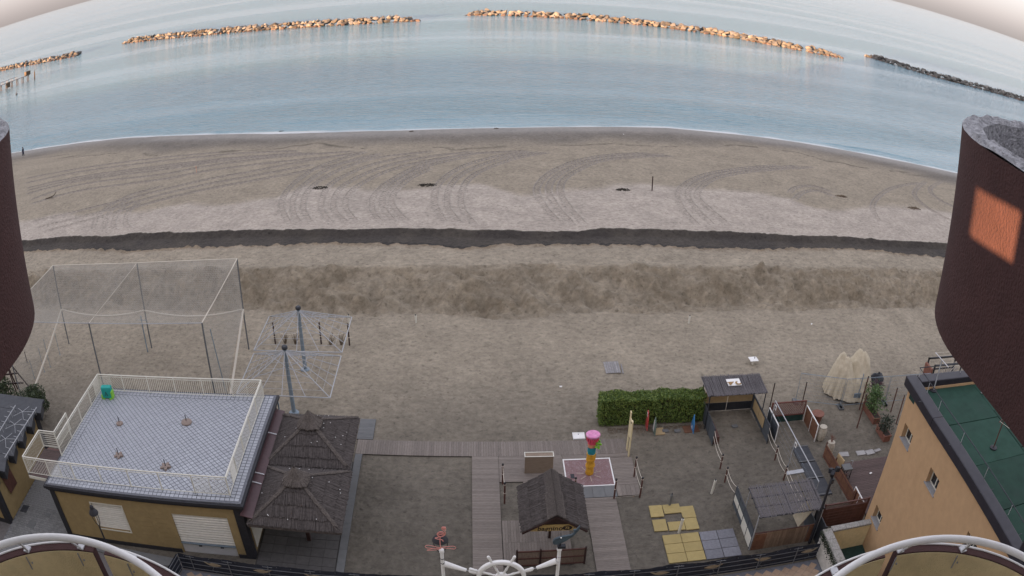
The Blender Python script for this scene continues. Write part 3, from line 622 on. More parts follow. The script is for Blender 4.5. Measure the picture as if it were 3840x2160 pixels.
ed = MB().prism([KF(6.98,.58,-.14),KF(9.78,.58,-.14),KF(9.78,.58,.0),KF(6.98,.58,.0)], (0,0,.05)).build('counter_edge', MT['bluegrey'], kiosk)
for s in (7.9, 9.0): MB().prism([KF(s,.53,.0),KF(s+.16,.53,.0),KF(s+.16,.53,.05),KF(s,.53,.05)], (0,0,.05)).build('latch', MT['dark'], ed)
fr = MB()
for s0,s1,z0,z1 in [(2.36,2.42,.87,2.5),(4.27,4.33,.87,2.5),(2.36,4.33,2.5,2.56),(2.42,4.27,.87,.93)]: fr.prism([KF(s0,z0,.003),KF(s1,z0,.003),KF(s1,z0,.03),KF(s0,z0,.03)], (0,0,z1-z0))
fr.build('window_frame', MT['frame'], kiosk)
# brown lean-to gutter strip and pipe on the side towards the thatch
g_ = MB(); g_.prism([(-9.91,23.9,2.86),(-9.36,23.9,2.74),(-9.36,32.3,2.74),(-9.91,32.3,2.86)], (0,0,.04)); gu = g_.build('gutter_flashing', MT['gutter'], kiosk)
for y in (26.3, 27.0, 30.2): MB().obox((-9.63,y,2.86),(.5,.06,.03),0,0,.21).build('joint_strap', MT['greywhite'], gu)
MB().tube([(-9.78,32.7,0),(-9.78,32.7,3.1)], .04, 8).build('downpipe', MT['bluegrey'], kiosk)
sw = MB(); sw.box(-9.9,-9.86,24.8,26.6,.2,2.3).build('side_shutter', MT['ivory'], kiosk)
# terrace tiles: diagonal inside the rail, straight along the border
TS = .225; tm = MB().box(-TS/2+.018,TS/2-.018,-TS/2+.018,TS/2-.018,0,.018).mesh('tile', MT['tile'])
def inq(p, o):
    q = offq(-o, 0)
    for i in range(4):
        a, b = q[i], q[(i+1)%4]
        if (b.x-a.x)*(p.y-a.y) - (b.y-a.y)*(p.x-a.x) < 0: return False
    return True
tl = []; clipped = []
for i in range(-70,71):
    for j in range(-70,71):
        a = R(45); u, v = i*TS, j*TS; p = Vector((-15.2+u*math.cos(a)-v*math.sin(a), 28+u*math.sin(a)+v*math.cos(a), 3.39))
        cs = [p + Vector((cx_*TS*.5*math.cos(a)-cy_*TS*.5*math.sin(a), cx_*TS*.5*math.sin(a)+cy_*TS*.5*math.cos(a), 0))*.0 + Vector(((cx_*math.cos(a)-cy_*math.sin(a))*(TS/2-.018), (cx_*math.sin(a)+cy_*math.cos(a))*(TS/2-.018), 0)) for cx_, cy_ in ((-1,-1),(1,-1),(1,1),(-1,1))]
        ins = [inq(c_, .47) for c_ in cs]
        if all(ins): tl.append((p, a))
        elif any(ins):
            poly = cs; Q4 = offq(-.47, 3.39)
            for e in range(4):
                A_, B_ = Q4[e], Q4[(e+1)%4]; sd_ = lambda w: (B_.x-A_.x)*(w.y-A_.y)-(B_.y-A_.y)*(w.x-A_.x); o2 = []
                for h in range(len(poly)):
                    c0, c1 = poly[h], poly[(h+1)%len(poly)]; s0, s1 = sd_(c0), sd_(c1)
                    if s0 >= 0: o2.append(c0)
                    if s0*s1 < 0: o2.append(c0.lerp(c1, s0/(s0-s1)))
                poly = o2
                if len(poly) < 3: break
            if len(poly) >= 3: clipped.append(poly)
bd = []
for o in (.10, .33):
    q = offq(-o, 3.39)
    for i in range(4):
        a, b = q[i], q[(i+1)%4]; n = int((b-a).length/TS); an = math.atan2((b-a).y,(b-a).x)
        for k in range(n): bd.append((a+(b-a)*(k/max(n,1)), an))
tl.sort(key=lambda t: t[0].length); bd.sort(key=lambda t: t[0].y)
for p, a in tl[:200] + bd[:95]: piece('tile', tm, roof, p, (0,0,a))
rest = MB()
for p, a in tl[200:] + bd[95:]: rest.obox(p+Vector((0,0,.009)), (TS-.036,TS-.036,.018), a)
for pl_ in clipped: rest.prism(pl_, (0,0,.018))
tag(rest.build('tiles', MT['tile'], roof), kind='stuff')
# railing
ZR0, ZR1 = 3.43, 4.42
def rail_run(a, b, post_n, bars, herr, mat=MT['ivory'], zb=ZR0, zt=ZR1):
    a = Vector(a); b = Vector(b); L = (b-a).length; d = (b-a)/L; root = MB()
    root.tube([a+Vector((0,0,zt)), b+Vector((0,0,zt))], .034, 8); r = root.build('railing', mat, kiosk, smooth=False)
    for zz_, hh_ in ((zt-.11,.02),(zb+.06,.025)): MB().bar(a+Vector((0,0,zz_)), b+Vector((0,0,zz_)), .025, hh_).build('rail_bar', mat, r)
    bmesh_ = MB().box(-.0085,.0085,-.0085,.0085,0,zt-.12-zb-.07).mesh('baluster', mat); pmesh = MB().box(-.026,.026,-.026,.026,-.03,zt-zb-.01).mesh('post', mat)
    an = math.atan2(d.y,d.x)
    for k in range(post_n+1):
        p = a + d*(L*k/post_n); piece('post', pmesh, r, p+Vector((0,0,zb)), (0,0,an)); 
        MB().lathe(p+Vector((0,0,3.40)), [(.045,0),(.045,.03),(.02,.05)], 8).build('post_foot', MT['bluegrey'], r) if zb == ZR0 else None
    sp = L/post_n
    for k in range(post_n):
        s0, s1 = sp*k, sp*(k+1)
        if k in herr:
            mid = (s0+s1)/2; top, bot = zt-.12, zb+.07; H_ = top-bot
            for side in (-1,1):
                for q in range(-6,8):
                    # slanted bars rising away from the middle upright, clipped to the half panel
                    z0 = bot + H_*q/7; w_ = (s1-s0)/2 - .03; z1 = z0 + w_*.95; x0, x1 = 0., w_
                    if z1 <= bot or z0 >= top: continue
                    if z0 < bot: x0 = (bot-z0)/.95; z0c = bot
                    else: z0c = z0
                    if z1 > top: x1 = (top-z0)/.95; z1c = top
                    else: z1c = z1
                    bb = MB().bar(a+d*(mid+side*x0)+Vector((0,0,z0c)), a+d*(mid+side*x1)+Vector((0,0,z1c)), .016, .016); bb.build('baluster', mat, r)
            piece('baluster', bmesh_, r, a+d*mid+Vector((0,0,zb+.07)), (0,0,an), (1.6,1.6,1))
        elif k in bars:
            n = max(2, int(sp/.118))
            for q in range(1, n): piece('baluster', bmesh_, r, a+d*(s0+sp*q/n)+Vector((0,0,zb+.07)), (0,0,an))
    return r
B0, B1, B2, B3 = (-20.42,32.0,0), (-10.4,32.4,0), (-10.36,24.5,0), (-20.42,25.62,0)
rail_run(B0, B1, 6, range(6), (0,5)); rail_run(B1, B2, 5, range(5), (4,)); rail_run(B2, (-20.42,23.86,0), 6, (), (0,5)); rail_run(B3, B0, 4, range(4), (3,))
rail_run((-20.42,23.86,0), (-22.0,23.78,0), 1, (0,), ()); rail_run((-22.0,23.78,0), (-22.0,26.15,0), 1, (0,), ()); rail_run((-22.0,26.15,0), (-20.9,26.2,0), 1, (), ()); rail_run((-20.9,26.2,0), (-20.9,28.0,0), 1, (0,), ())
hb = MB()
for k in range(7): hb.bar((-22.0,26.15,3.55+k*.12),(-20.9,26.2,3.55+k*.12),.018)
hb.build('side_bars', MT['ivory'], kiosk)
ld = MB().box(-22.05,-20.57,23.75,26.15,3.14,3.30).build('landing', MT['ivory'], kiosk)
pm = MB().box(0,1.5,0,.13,0,.03).mesh('board', MT['browndeck'])
for k in range(17): piece('board', pm, ld, (-22.05+.02, 23.79+k*.138, 3.30), (0,0,0))
st = MB()
for k in range(11): st.box(-22.0,-20.95,26.2+k*.27,26.5+k*.27,3.1-k*.27,3.15-k*.27)
st.box(-22.03,-21.98,26.2,29.3,.0,.4); st.build('stairs', MT['brownwood'], kiosk)
for yb in (24.2,25.7): MB().bar((-20.5,yb,2.3),(-21.7,yb,3.12),.08).build('landing_bracket', MT['dark'], kiosk)

# bases for parasols on the terrace
def pbase(px, py, label, flower, r=.24):
    p = G(px, py, 3.41); t = thing('parasol_weight', p, label, 'parasol base', 'stone parasol bases on the terrace'); b = MB()
    if flower:
        n = 50; poly = [(p.x+(r*(.78+.26*math.cos(5*2*math.pi*k/n)))*math.cos(2*math.pi*k/n), p.y+(r*(.78+.26*math.cos(5*2*math.pi*k/n)))*math.sin(2*math.pi*k/n), p.z) for k in range(n)]
        b.prism(poly, (0,0,.09))
    else: b.lathe(p, [(r*.96,0),(r,.03),(r*.95,.07),(r*.6,.10),(.06,.13)], 20)
    b.build('stone', MT['parbase'], t, smooth=True); MB().tube([p+Vector((0,0,.08)), p+Vector((0,0,.45))], .024, 8).build('rod', MT['dark'], t)
pbase(449,1590,'smaller round pebble parasol base on the tiled terrace',False,.21); pbase(700,1585,'larger round pebble parasol base on the tiled terrace',False,.30)
pbase(446,1710,'star shaped parasol base nearer the wooden landing',True,.27); pbase(622,1752,'star shaped parasol base beside the front railing of the terrace',True,.29)
p = G(407,1490,3.41); bag = thing('play_case', p, 'teal and lime green case standing in the terrace corner', 'case')
MB().obox(p+Vector((0,0,.36)),(.66,.34,.66),.12).build('body', MT['tealbag'], bag, bevel=.06)
MB().obox(p+Vector((.34,.02,.22)),(.10,.38,.44),.12).build('side_panel', MT['lime'], bag, bevel=.03); MB().obox(p+Vector((-.34,-.06,.12)),(.10,.36,.24),.12).build('side_panel', MT['lime'], bag, bevel=.03)
MB().tube([p+Vector((-.1,-.19,.2)),p+Vector((.0,-.21,.45)),p+Vector((.1,-.19,.2))],.02,6).build('strap', MT['dark'], bag)
for x in (-.2,.24): MB().lathe(p+Vector((x,-.2,.0)),[(.07,0),(.07,.06)],10).build('foot', MT['lime'], bag)

# ================================================================== SECOND YELLOW CABIN (left edge)
cab = thing('beach_cabin', (-27,27,0), 'yellow cabin with stepped charcoal roof and pipe rails next to the alley', 'cabin')
MB().box(-31,-24.9,23.1,30.0,0,2.75).build('wall', MT['ochre'], cab)
for q_ in ((-24.9,-24.86,23.05,23.45,0,2.7),(-25.25,-24.9,23.04,23.1,0,2.7),(-31,-25.25,23.05,23.1,0,.25),(-24.9,-24.86,29.6,30.05,0,2.75)): MB().box(*q_).build('corner_band', MT['dark'], cab)
for k in range(6):
    y = 22.55 + k*1.42; z = 2.80 + .012*k
    MB().prism([(-31,y,z),(-24.25,y,z),(-24.67,y+1.08,z+.02),(-24.67,y+1.40,z+.02),(-31,y+1.40,z+.02)], (0,0,.16)).build('roof_sheet', MT['charcoal'], cab, bevel=.03)
    MB().prism([(-24.95,y+.03,z-.36),(-24.30,y+.03,z-.36),(-24.71,y+1.08,z-.36),(-24.95,y+1.08,z-.36)], (0,0,.355)).build('fascia', MT['charcoal'], cab)
for (a, b) in (((137,1528),(18,1716)), ((58,1520),(-45,1690))):
    A_, B_ = G(*a,3.35), G(*b,3.35); r_ = MB().tube([A_, B_], .028, 8).build('roof_rail', MT['galv'], cab)
    d_ = (B_-A_)
    for k in range(9):
        q = A_+d_*(k+.5)/9; MB().bar(q+Vector((0,0,.02)), q+Vector((-.32,.02,.02)), .02).build('stub', MT['galv'], r_); MB().bar(q, q-Vector((0,0,.34)), .016).build('foot', MT['galv'], r_)
for (px, py) in ((85,1543),(55,1591),(20,1645)):
    c_ = G(px,py,3.4)
    w_ = MB()
    for an in (80,150,215,300,20): w_.bar(c_, c_+Vector((.75*math.cos(R(an)),.75*math.sin(R(an)),-.1)), .02)
    w_.build('star_tie', MT['galv'], cab)
MB().prism([(-24.84,24.3,1.2),(-24.84,25.3,1.2),(-24.84,25.1,2.5),(-24.84,24.0,2.5)], (.03,0,0)).build('brown_board', MT['brownwood'], cab)

# alley paving between the yellow buildings
alley = MB().box(-24.85,-20.5,18.5,30.5,-.05,.012).build('alley_paving', MT['grout'], None); tag(alley, kind='structure')
pv = MB().box(-.115,.115,-.085,.085,0,.02).mesh('paver', MT['paver']); pp = []
for j in range(64):
    for i in range(18):
        x = -24.75+i*.24+(.12 if j%2 else 0); y = 18.65+j*.18
        if x < -20.6 and y < 30.3: pp.append((x,y))
pp.sort(key=lambda q: abs(q[1]-23.5))
for x, y in pp[:295]: piece('paver', pv, alley, (x,y,.012))
rest = MB()
for x, y in pp[295:]: rest.box(x-.115,x+.115,y-.085,y+.085,.012,.032)
tag(rest.build('pavers', MT['paver'], alley), kind='stuff')
for (px,py,sx_,sy_,m_,lab) in ((93,1908,.5,.62,'charcoal','dark inspection cover set in the alley paving'),(118,1967,.55,.55,'slab','square grey inspection cover in the alley paving'),(180,1932,.34,.30,'slab','small grey inspection cover in the alley paving'),(123,2010,.45,.35,'black','black drain grate beside the alley mouth')):
    p = G(px,py,.03); single('inspection_cover', MB().box(p.x-sx_/2,p.x+sx_/2,p.y-sy_/2,p.y+sy_/2,.0,.045), MT[m_], lab, 'drain cover')
prom = MB().box(-40,40,12,23.0,-.05,.006).box(-40,-13.4,23.0,23.35,-.05,.006).build('promenade', M('promenade_paving', (.13,.12,.115), .85, .15, 5, .2, 40), None); tag(prom, kind='structure')
st_ = tag(MB().box(-21.5,-13.6,22.7,23.3,.006,.09).build('kerb_strip', MT['slab'], None), kind='structure')

# ================================================================== THATCHED CANOPIES
def strip(mb, a, b, nrm, wd, th):
    d = (b-a).normalized(); s = d.cross(nrm).normalized()*(wd/2); u = nrm*th
    mb.add([a-s,a+s,b+s,b-s,a-s*.6+u*.5,a+s*.6+u*.5,b+s*.6+u,b-s*.6+u], [(4,5,6,7),(0,4,7,3),(1,2,6,5),(3,7,6,2),(0,1,5,4)])
def thatch_tri(mb, rr, apex, e0, e1, courses=4, wd=.045):
    nrm = (e0-apex).cross(e1-apex).normalized(); nrm = nrm if nrm.z > 0 else -nrm
    L = (e1-e0).length; n = int(L/wd); mid = (e0+e1)/2; dn = (mid-apex)
    for c in range(courses):
        f0, f1 = c/courses, (c+1)/courses + (.06 if c < courses-1 else 0)
        for k in range(n):
            u = (k+.5)/n + rr.uniform(-.3,.3)/n; 
            # strips run straight down the slope; start where the hip begins
            s = abs(u-.5)*2; start = max(f0, s); end = f1 + rr.uniform(-.02,.02)
            if start >= end-.01: continue
            base = mid + (e1-e0)*(u-.5)
            top = base - dn*(1-start); bot = base - dn*(1-end)
            lift = .012+.05*(end-start)*courses*.5
            strip(mb, top+nrm*.012, bot+nrm*(lift+rr.uniform(0,.03)), nrm, wd*rr.uniform(.8,1.25), .02)
    # closed under layer
    mb.add([apex, e0, e1, apex-Vector((0,0,.14)), e0-Vector((0,0,.12)), e1-Vector((0,0,.12))], [(0,1,2),(5,4,3),(1,4,5,2)])
def thatched(x0,x1,y0,y1,ze,za,label,seed):
    rr = random.Random(seed); cx, cy = (x0+x1)/2,(y0+y1)/2; t = thing('thatched_canopy', (cx,cy,0), label, 'canopy', 'thatched canopies beside the kiosk')
    E4 = [Vector((x0,y0,ze)),Vector((x1,y0,ze)),Vector((x1,y1,ze)),Vector((x0,y1,ze))]; ap = Vector((cx,cy,za))
    for i in range(4):
        m_ = MB(); thatch_tri(m_, rr, ap, E4[i], E4[(i+1)%4]); tag(m_.build('thatch', MT['thatch'], t), kind='stuff')
    for i in range(4):                                          # hip rolls
        h_ = MB(); d = E4[i]-ap; nu = Vector((0,0,1)); side = d.cross(nu).normalized()
        for k in range(110):
            f = rr.uniform(.14,.84); o = rr.uniform(-.085,.085); a = ap+d*f+side*o+Vector((0,0,.06-abs(o)*.25)); l_ = rr.uniform(.3,.45); b = a + d.normalized()*l_ + side*rr.uniform(-.02,.02) + Vector((0,0,rr.uniform(0,.015)))
            strip(h_, a, b, (nu - d.normalized()*nu.dot(d.normalized())).normalized(), .035, .02)
        tag(h_.build('hip_roll', MT['thatch2'], t), kind='stuff')
    c_ = MB()                                                   # peaked cap
    for k in range(150):
        a = 2*math.pi*k/150 + rr.uniform(-.02,.02); tp = ap + Vector((.04*math.cos(a),.04*math.sin(a),.52)); r_ = .58*(1/max(abs(math.cos(a)),abs(math.sin(a))))**.55
        bt = ap + Vector((r_*math.cos(a), r_*math.sin(a), -.12+rr.uniform(-.05,.03))); md = (tp+bt)/2 - Vector((0,0,.09)); nn = Vector((math.cos(a),math.sin(a),.7)).normalized()
        strip(c_, tp, md, nn, .045, .02); strip(c_, md, bt, nn, .055, .025)
    tag(c_.build('cap', MT['thatch2'], t), kind='stuff')
    MB().obox((cx,cy,za/2-.1),(.17,.17,za-.2)).build('post', MT['postwood'], t)
    for (x,y) in ((x0+.5,y0+.5),(x1-.5,y0+.5),(x1-.5,y1-.5),(x0+.5,y1-.5)): MB().bar((cx,cy,ze-.35),(x,y,ze+.12),.07).build('brace', MT['postwood'], t)
    for k in range(16):
        i = rr.randrange(4); f = rr.uniform(.3,.9); u = rr.uniform(-.7,.7)*f; e0, e1 = E4[i],E4[(i+1)%4]; q = ap + ((e0+e1)/2-ap)*f + (e1-e0)*(u*.5)
        MB().lathe(q+Vector((0,0,.075)),[(.022,0),(.018,.02)],6).build('fixing_disc', MT['white'], t)
thatched(-9.62,-5.5,23.72,27.98,2.55,3.72,'thatched pyramid canopy beside the roller shutter end of the kiosk',1); thatched(-9.62,-5.6,28.02,32.25,2.6,3.74,'thatched pyramid canopy beside the seaward end of the kiosk',2)
fl = tag(MB().box(-9.85,-6.15,23.45,32.1,-.05,.02).build('canopy_floor', MT['deckdark'], None), kind='structure')
fm = MB().box(.006,.594,.006,.594,0,.02).mesh('floor_tile', M('dark_floor_tile', (.085,.08,.076), .8, .15, 5, rnd=.1))
for i in range(6):
    for j in range(14): piece('floor_tile', fm, fl, (-9.78+i*.6, 23.5+j*.61, .02))

# ================================================================== BOARDWALKS
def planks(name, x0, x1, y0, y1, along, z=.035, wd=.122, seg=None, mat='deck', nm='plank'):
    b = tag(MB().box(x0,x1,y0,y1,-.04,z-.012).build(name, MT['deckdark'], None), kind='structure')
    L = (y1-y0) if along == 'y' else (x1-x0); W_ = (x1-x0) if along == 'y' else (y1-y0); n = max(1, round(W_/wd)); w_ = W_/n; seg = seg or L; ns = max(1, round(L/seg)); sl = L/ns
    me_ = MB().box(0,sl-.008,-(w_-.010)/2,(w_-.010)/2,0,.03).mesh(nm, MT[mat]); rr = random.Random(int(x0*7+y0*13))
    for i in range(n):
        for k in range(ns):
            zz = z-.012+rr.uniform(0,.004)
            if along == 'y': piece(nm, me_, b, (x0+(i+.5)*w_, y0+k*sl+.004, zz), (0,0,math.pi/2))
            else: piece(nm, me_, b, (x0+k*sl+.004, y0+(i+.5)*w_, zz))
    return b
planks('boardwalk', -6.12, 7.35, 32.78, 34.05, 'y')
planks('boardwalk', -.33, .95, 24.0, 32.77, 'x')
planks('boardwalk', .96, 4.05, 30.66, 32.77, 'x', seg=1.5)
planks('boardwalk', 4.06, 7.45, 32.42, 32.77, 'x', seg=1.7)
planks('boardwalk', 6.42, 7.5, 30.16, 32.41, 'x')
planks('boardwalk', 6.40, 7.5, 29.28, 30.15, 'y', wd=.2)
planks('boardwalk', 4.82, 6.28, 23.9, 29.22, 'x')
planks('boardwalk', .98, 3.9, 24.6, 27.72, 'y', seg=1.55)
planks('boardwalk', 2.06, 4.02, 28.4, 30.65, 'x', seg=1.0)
planks('boardwalk', 4.1, 6.38, 29.25, 30.12, 'y', wd=.57, mat='slab', nm='panel')
planks('boardwalk', -6.2, -5.35, 34.1, 36.0, 'x', wd=.15, mat='slab', nm='panel')
planks('stone_path', -6.13, -5.76, 23.5, 32.77, 'y', wd=.37, seg=2.0, mat='slab', nm='slab')
# ================================================================== PLAY AREA AROUND THE BOARDWALK
# splash pad and covered play column
sp = thing('splash_pad', (5.25,31.3,0), 'speckled red square splash pad with white border', 'splash pad')
MB().box(4.1,6.36,30.16,32.40,-.03,.045).build('surface', MT['mosaic'], sp)
for (x0,x1,y0,y1) in ((4.06,6.40,32.34,32.41),(4.06,6.40,30.14,30.20),(4.06,4.12,30.2,32.34),(6.34,6.40,30.2,32.34)): MB().box(x0,x1,y0,y1,-.02,.065).build('border', MT['white'], sp)
jets = MB()
for k in range(7):
    a = 2*math.pi*k/7+.3; jets.bar((5.25+.25*math.cos(a),31.15+.25*math.sin(a),.05),(5.25+.62*math.cos(a),31.15+.62*math.sin(a),.05),.05,.012)
jets.build('star_rays', MT['rays'], sp); MB().obox((4.42,31.0,.05),(.18,.35,.02)).build('drain', MT['dark'], sp)
c = Vector((5.25,31.18,.045)); tt = thing('play_column', c, 'tall covered play column in yellow, teal and pink on the splash pad', 'play column'); rr = random.Random(5)
def lump(c, z0, z1, r, n, mat, nm, w=.03, seed=0):
    rr = random.Random(seed); prof = []
    for k in range(n+1): prof.append((r*(1+rr.uniform(-w,w)*2), z0+(z1-z0)*k/n))
    m_ = MB().lathe(c, prof, 18); m_.v = [(x+rr.uniform(-w,w)*.3, y+rr.uniform(-w,w)*.3, z) for x,y,z in m_.v]; return m_.build(nm, mat, tt, smooth=True)
lump(c,0,.5,.185,5,MT['yellowc'],'yellow_wrap',.06,1); lump(c,.48,.95,.205,5,MT['yellowc'],'yellow_wrap',.06,2); lump(c,.93,1.25,.215,3,MT['yellowc'],'yellow_wrap',.05,3); lump(c,1.25,1.66,.20,5,MT['teal'],'teal_wrap',.04,4); lump(c,1.66,1.86,.205,3,MT['salmon'],'salmon_band',.04,5)
lump(c,1.86,2.2,.22,3,MT['redc'],'red_drum',.03,6)
for k in range(14):
    a = 2*math.pi*k/14; MB().obox(c+Vector((.26*math.cos(a),.26*math.sin(a),2.14)),(.07,.09,.22),a).build('red_tooth', MT['redc'], tt)
MB().lathe(c, [(.16,1.99),(.30,2.24),(.335,2.28),(.34,2.34),(.31,2.375),(.0,2.39)], 26).build('top_disc', MT['pink'], tt, smooth=True)
lf = MB()
for k in range(22):
    q = c+Vector((.20+rr.uniform(-.05,.18),-.16+rr.uniform(-.08,.08),1.72+rr.uniform(-.05,.42))); a = rr.uniform(0,6.28); lf.obox(q,(.12,.02,.08),a,rr.uniform(-.6,.6),rr.uniform(-.8,.8))
lf.build('green_leaves', MT['lime'], tt)
# shower tray, pallet
t = thing('shower_tray', (5.06,34.45,0), 'small white square shower tray lying on the sand', 'shower tray')
MB().box(4.76,5.37,34.17,34.74,0,.05).build('tray', MT['white'], t, bevel=.012); MB().lathe((5.06,34.6,.05),[(.03,0),(.03,.008)],10).build('drain', MT['dark'], t)
for (x0,x1,y0,y1) in ((4.76,5.37,34.17,34.20),(4.76,5.37,34.71,34.74),(4.76,4.79,34.2,34.71),(5.34,5.37,34.2,34.71)): MB().box(x0,x1,y0,y1,.05,.075).build('rim', MT['white'], t)
t = thing('slatted_mat', (7.75,41.4,0), 'grey weathered wooden slatted mat lying on the sand', 'mat')
me_ = MB().box(-.052,.052,-.66,.66,0,.035).mesh('slat', MT['wood'])
for k in range(7): piece('slat', me_, t, (7.36+k*.128,41.4+.02*(k%2),.012+.004*k%3))
piece('slat', me_, t, (8.32,41.25,.0), (0,0,-.03), (.6,.85,1))
# counter panel
t = thing('counter_screen', (2.82,31.35,0), 'upright brown wood-grain counter screen with pale top frame on the boardwalk', 'counter')
MB().box(2.16,3.50,31.32,31.38,.04,1.05).build('panel', MT['counter'], t)
tb = MB().box(2.14,3.52,31.30,31.34,1.05,1.075).box(2.14,3.52,31.66,31.70,1.05,1.075).box(2.14,2.18,31.34,31.66,1.05,1.075).box(3.48,3.52,31.34,31.66,1.05,1.075); tb.build('top_frame', MT['ivory'], t); MB().box(2.18,3.48,31.34,31.66,.98,1.05).build('top', MT['counter'], t)
for x in (2.18,3.46): MB().box(x,x+.05,31.62,31.68,.04,1.05).build('leg', MT['brownwood'], t)
# two-legged pale board standing up
t = thing('leaning_board', (7.35,32.8,0), 'pair of tall pale yellow boards standing upright beside the boardwalk', 'boards')
for (yy, top, bot) in ((32.5,2.15,0),(33.08,2.32,0)): MB().prism([(7.33,yy-.10,bot),(7.33,yy+.10,bot),(7.33,yy+.13,top),(7.33,yy-.08,top)], (.05,0,0)).build('board', MT['palewood'], t)
MB().prism([(7.335,32.42,1.05),(7.335,33.15,1.05),(7.335,33.2,2.05),(7.335,32.45,2.0)], (.035,0,0)).build('board', MT['palewood'], t); MB().box(7.3,7.33,32.6,32.66,1.95,2.0).build('bolt', MT['dark'], t)

# ------------------------------------------------------------------ rope posts
def rope_post(px, py, h, label, group, r=.042, base=None):
    p = base or G(px,py); t = thing('rope_post', (p.x,p.y,p.z), label, 'post', group)
    MB().tube([p, p+Vector((0,0,h))], r, 10).build('shaft', MT['brownwood'], t, smooth=True); MB().lathe(p+Vector((0,0,h)),[(r*1.15,-.05),(r*1.2,0),(r*.9,.03)],10).build('cap', MT['dark'], t)
    for z in (h-.10, h*.52): MB().lathe(p+Vector((0,0,z)),[(r*1.25,-.012),(r*1.25,.012)],10).build('rope_ring', MT['rope'], t)
    return p, h
def sag(a, b, s, n=10): return [a.lerp(b,k/n) - Vector((0,0,s*4*(k/n)*(1-k/n))) for k in range(n+1)]
def rope(a, b, s, label, group, r=.012): return single('rope', MB().tube(sag(Vector(a),Vector(b),s), r, 5), MT['rope'], label, 'rope', group, base=a)
D1 = 'dark rope posts around the boardwalk'
p1,_ = rope_post(2377,1790,1.24,'dark rope post nearest the upright pale boards',D1); p2,_ = rope_post(2399,1865,1.2,'dark rope post at the outer corner past the splash pad',D1); p3,_ = rope_post(2302,1872,1.22,'dark rope post at the corner of the splash pad and pale panels',D1)
p4,_ = rope_post(1885,1815,1.2,'dark rope post by the corner of the small sand pit, farther from the bamboo screen',D1); p5,_ = rope_post(1892,1888,1.24,'dark rope post inside the small sand pit beside the reed hut',D1)
p6,_ = rope_post(0,0,1.22,'dark rope post half hidden behind the reed hut roof',D1, base=Vector((4.35,29.35,.0)))
z1 = Vector((0,0,1.1)); z2 = Vector((0,0,.6))
rope(p1+z1,p2+z1,.12,'upper white rope between the posts past the splash pad','boardwalk ropes'); rope(p1+z2,p2+z2,.12,'lower white rope between the posts past the splash pad','boardwalk ropes'); rope(p4+z1,p5+z1,.2,'white rope between the two posts at the small sand pit','boardwalk ropes')
rope(p3+Vector((0,0,.12)),p2+Vector((0,0,.15)),.02,'low rope from the pale panels to the outer corner post','boardwalk ropes',.008)
D2 = 'dark rope posts on the sand path'
q1,_ = rope_post(2700,1758,.9,'short rope post, first from the numbered reed shelter on its near side',D2,.045); q2,_ = rope_post(2717,1808,.92,'short rope post, second from the numbered reed shelter on its near side',D2,.045); q3,_ = rope_post(2905,1725,.88,'short rope post beside the clothesline frame, nearer the lattice panel',D2,.045); q4,_ = rope_post(2938,1800,.88,'short rope post beside the clothesline frame, nearer the slatted reed roof',D2,.045)
for hh in (.82,.5):
    lv = 'upper' if hh > .6 else 'lower'; Zv = Vector((0,0,hh))
    rope((11.9,33.0,.95 if hh>.6 else .6), q1+Zv, .18, f'{lv} slack rope from the numbered shelter to its first post','path ropes'); rope(q2+Zv, (11.95,28.0,1.0 if hh>.6 else .62), .2, f'{lv} slack rope from second post to the white-panelled screen','path ropes')
    rope((15.0,32.8,1.0 if hh>.6 else .6), q3+Zv, .15, f'{lv} slack rope from the shelter side to the post by the clothesline','path ropes'); rope(q3+Zv, q4+Zv, .16, f'{lv} slack rope between the two posts by the clothesline','path ropes'); rope(q4+Zv, (15.1,26.6,.9 if hh>.6 else .55), .14, f'{lv} slack rope running in under the slatted reed roof','path ropes')
# four posts with a rope past the parasol frames, and dry shrubs between them
D3 = 'black posts past the parasol frames'
nm3 = ['black post with rope at the net end of its row','second black post from the net in its row','third black post from the net in its row','black post at the far end of its row from the net']
B = []
for k,(px,py) in enumerate(((1033,1290),(1135,1293),(1205,1290),(1311,1295))):
    g_ = GT(px,py); t = thing('sand_post', g_, nm3[k], 'post', D3); MB().tube([g_-Vector((0,0,.1)), g_+Vector((0,0,1.5))], .05, 8).build('shaft', MT['postwood'], t); 
    for z in (1.0,.55): MB().lathe(g_+Vector((0,0,z)),[(.058,-.02),(.058,.02)],8).build('rope_ring', MT['rope'], t)
    B.append(g_)
for i in range(3):
    if i != 1: rope(B[i]+Vector((0,0,1.0)), B[i+1]+Vector((0,0,1.0)), .3, ['rope slung between the two black posts nearest the net','','rope slung between the two black posts farthest from the net'][i], 'ropes past the parasol frames', .014)
def twigs(px, py, label, n=13, h=.75, seed=0):
    g_ = GT(px,py); rr = random.Random(seed); t = thing('dry_shrub', g_, label, 'shrub', 'bare shrubs between the black posts'); m_ = MB()
    for k in range(n):
        a = rr.uniform(0,6.28); sp_ = rr.uniform(.05,.38); hh = h*rr.uniform(.6,1.05); A_ = g_+Vector((.04*math.cos(a),.04*math.sin(a),-.03)); B_ = g_+Vector((sp_*math.cos(a),sp_*math.sin(a),hh)); Mm = (A_+B_)/2+Vector((0,0,.06)); m_.tube([A_,Mm,B_],.02,5,.008)
        m_.tube([Mm, Mm+(B_-Mm)*.6+Vector((rr.uniform(-.15,.15),rr.uniform(-.15,.15),.05))],.006,4,.003)
    m_.build('stems', MT['twig'], t); MB().lathe(g_+Vector((0,0,-.02)),[(.10,0),(.07,.03),(.03,.04)],10).build('root_mound', MT['bark'], t)
SL = 'small bare shrub standing in the row of black posts'
for k,(px,py) in enumerate(((1070,1287),(1108,1290),(1240,1292),(1280,1292))): twigs(px,py,SL,seed=k)

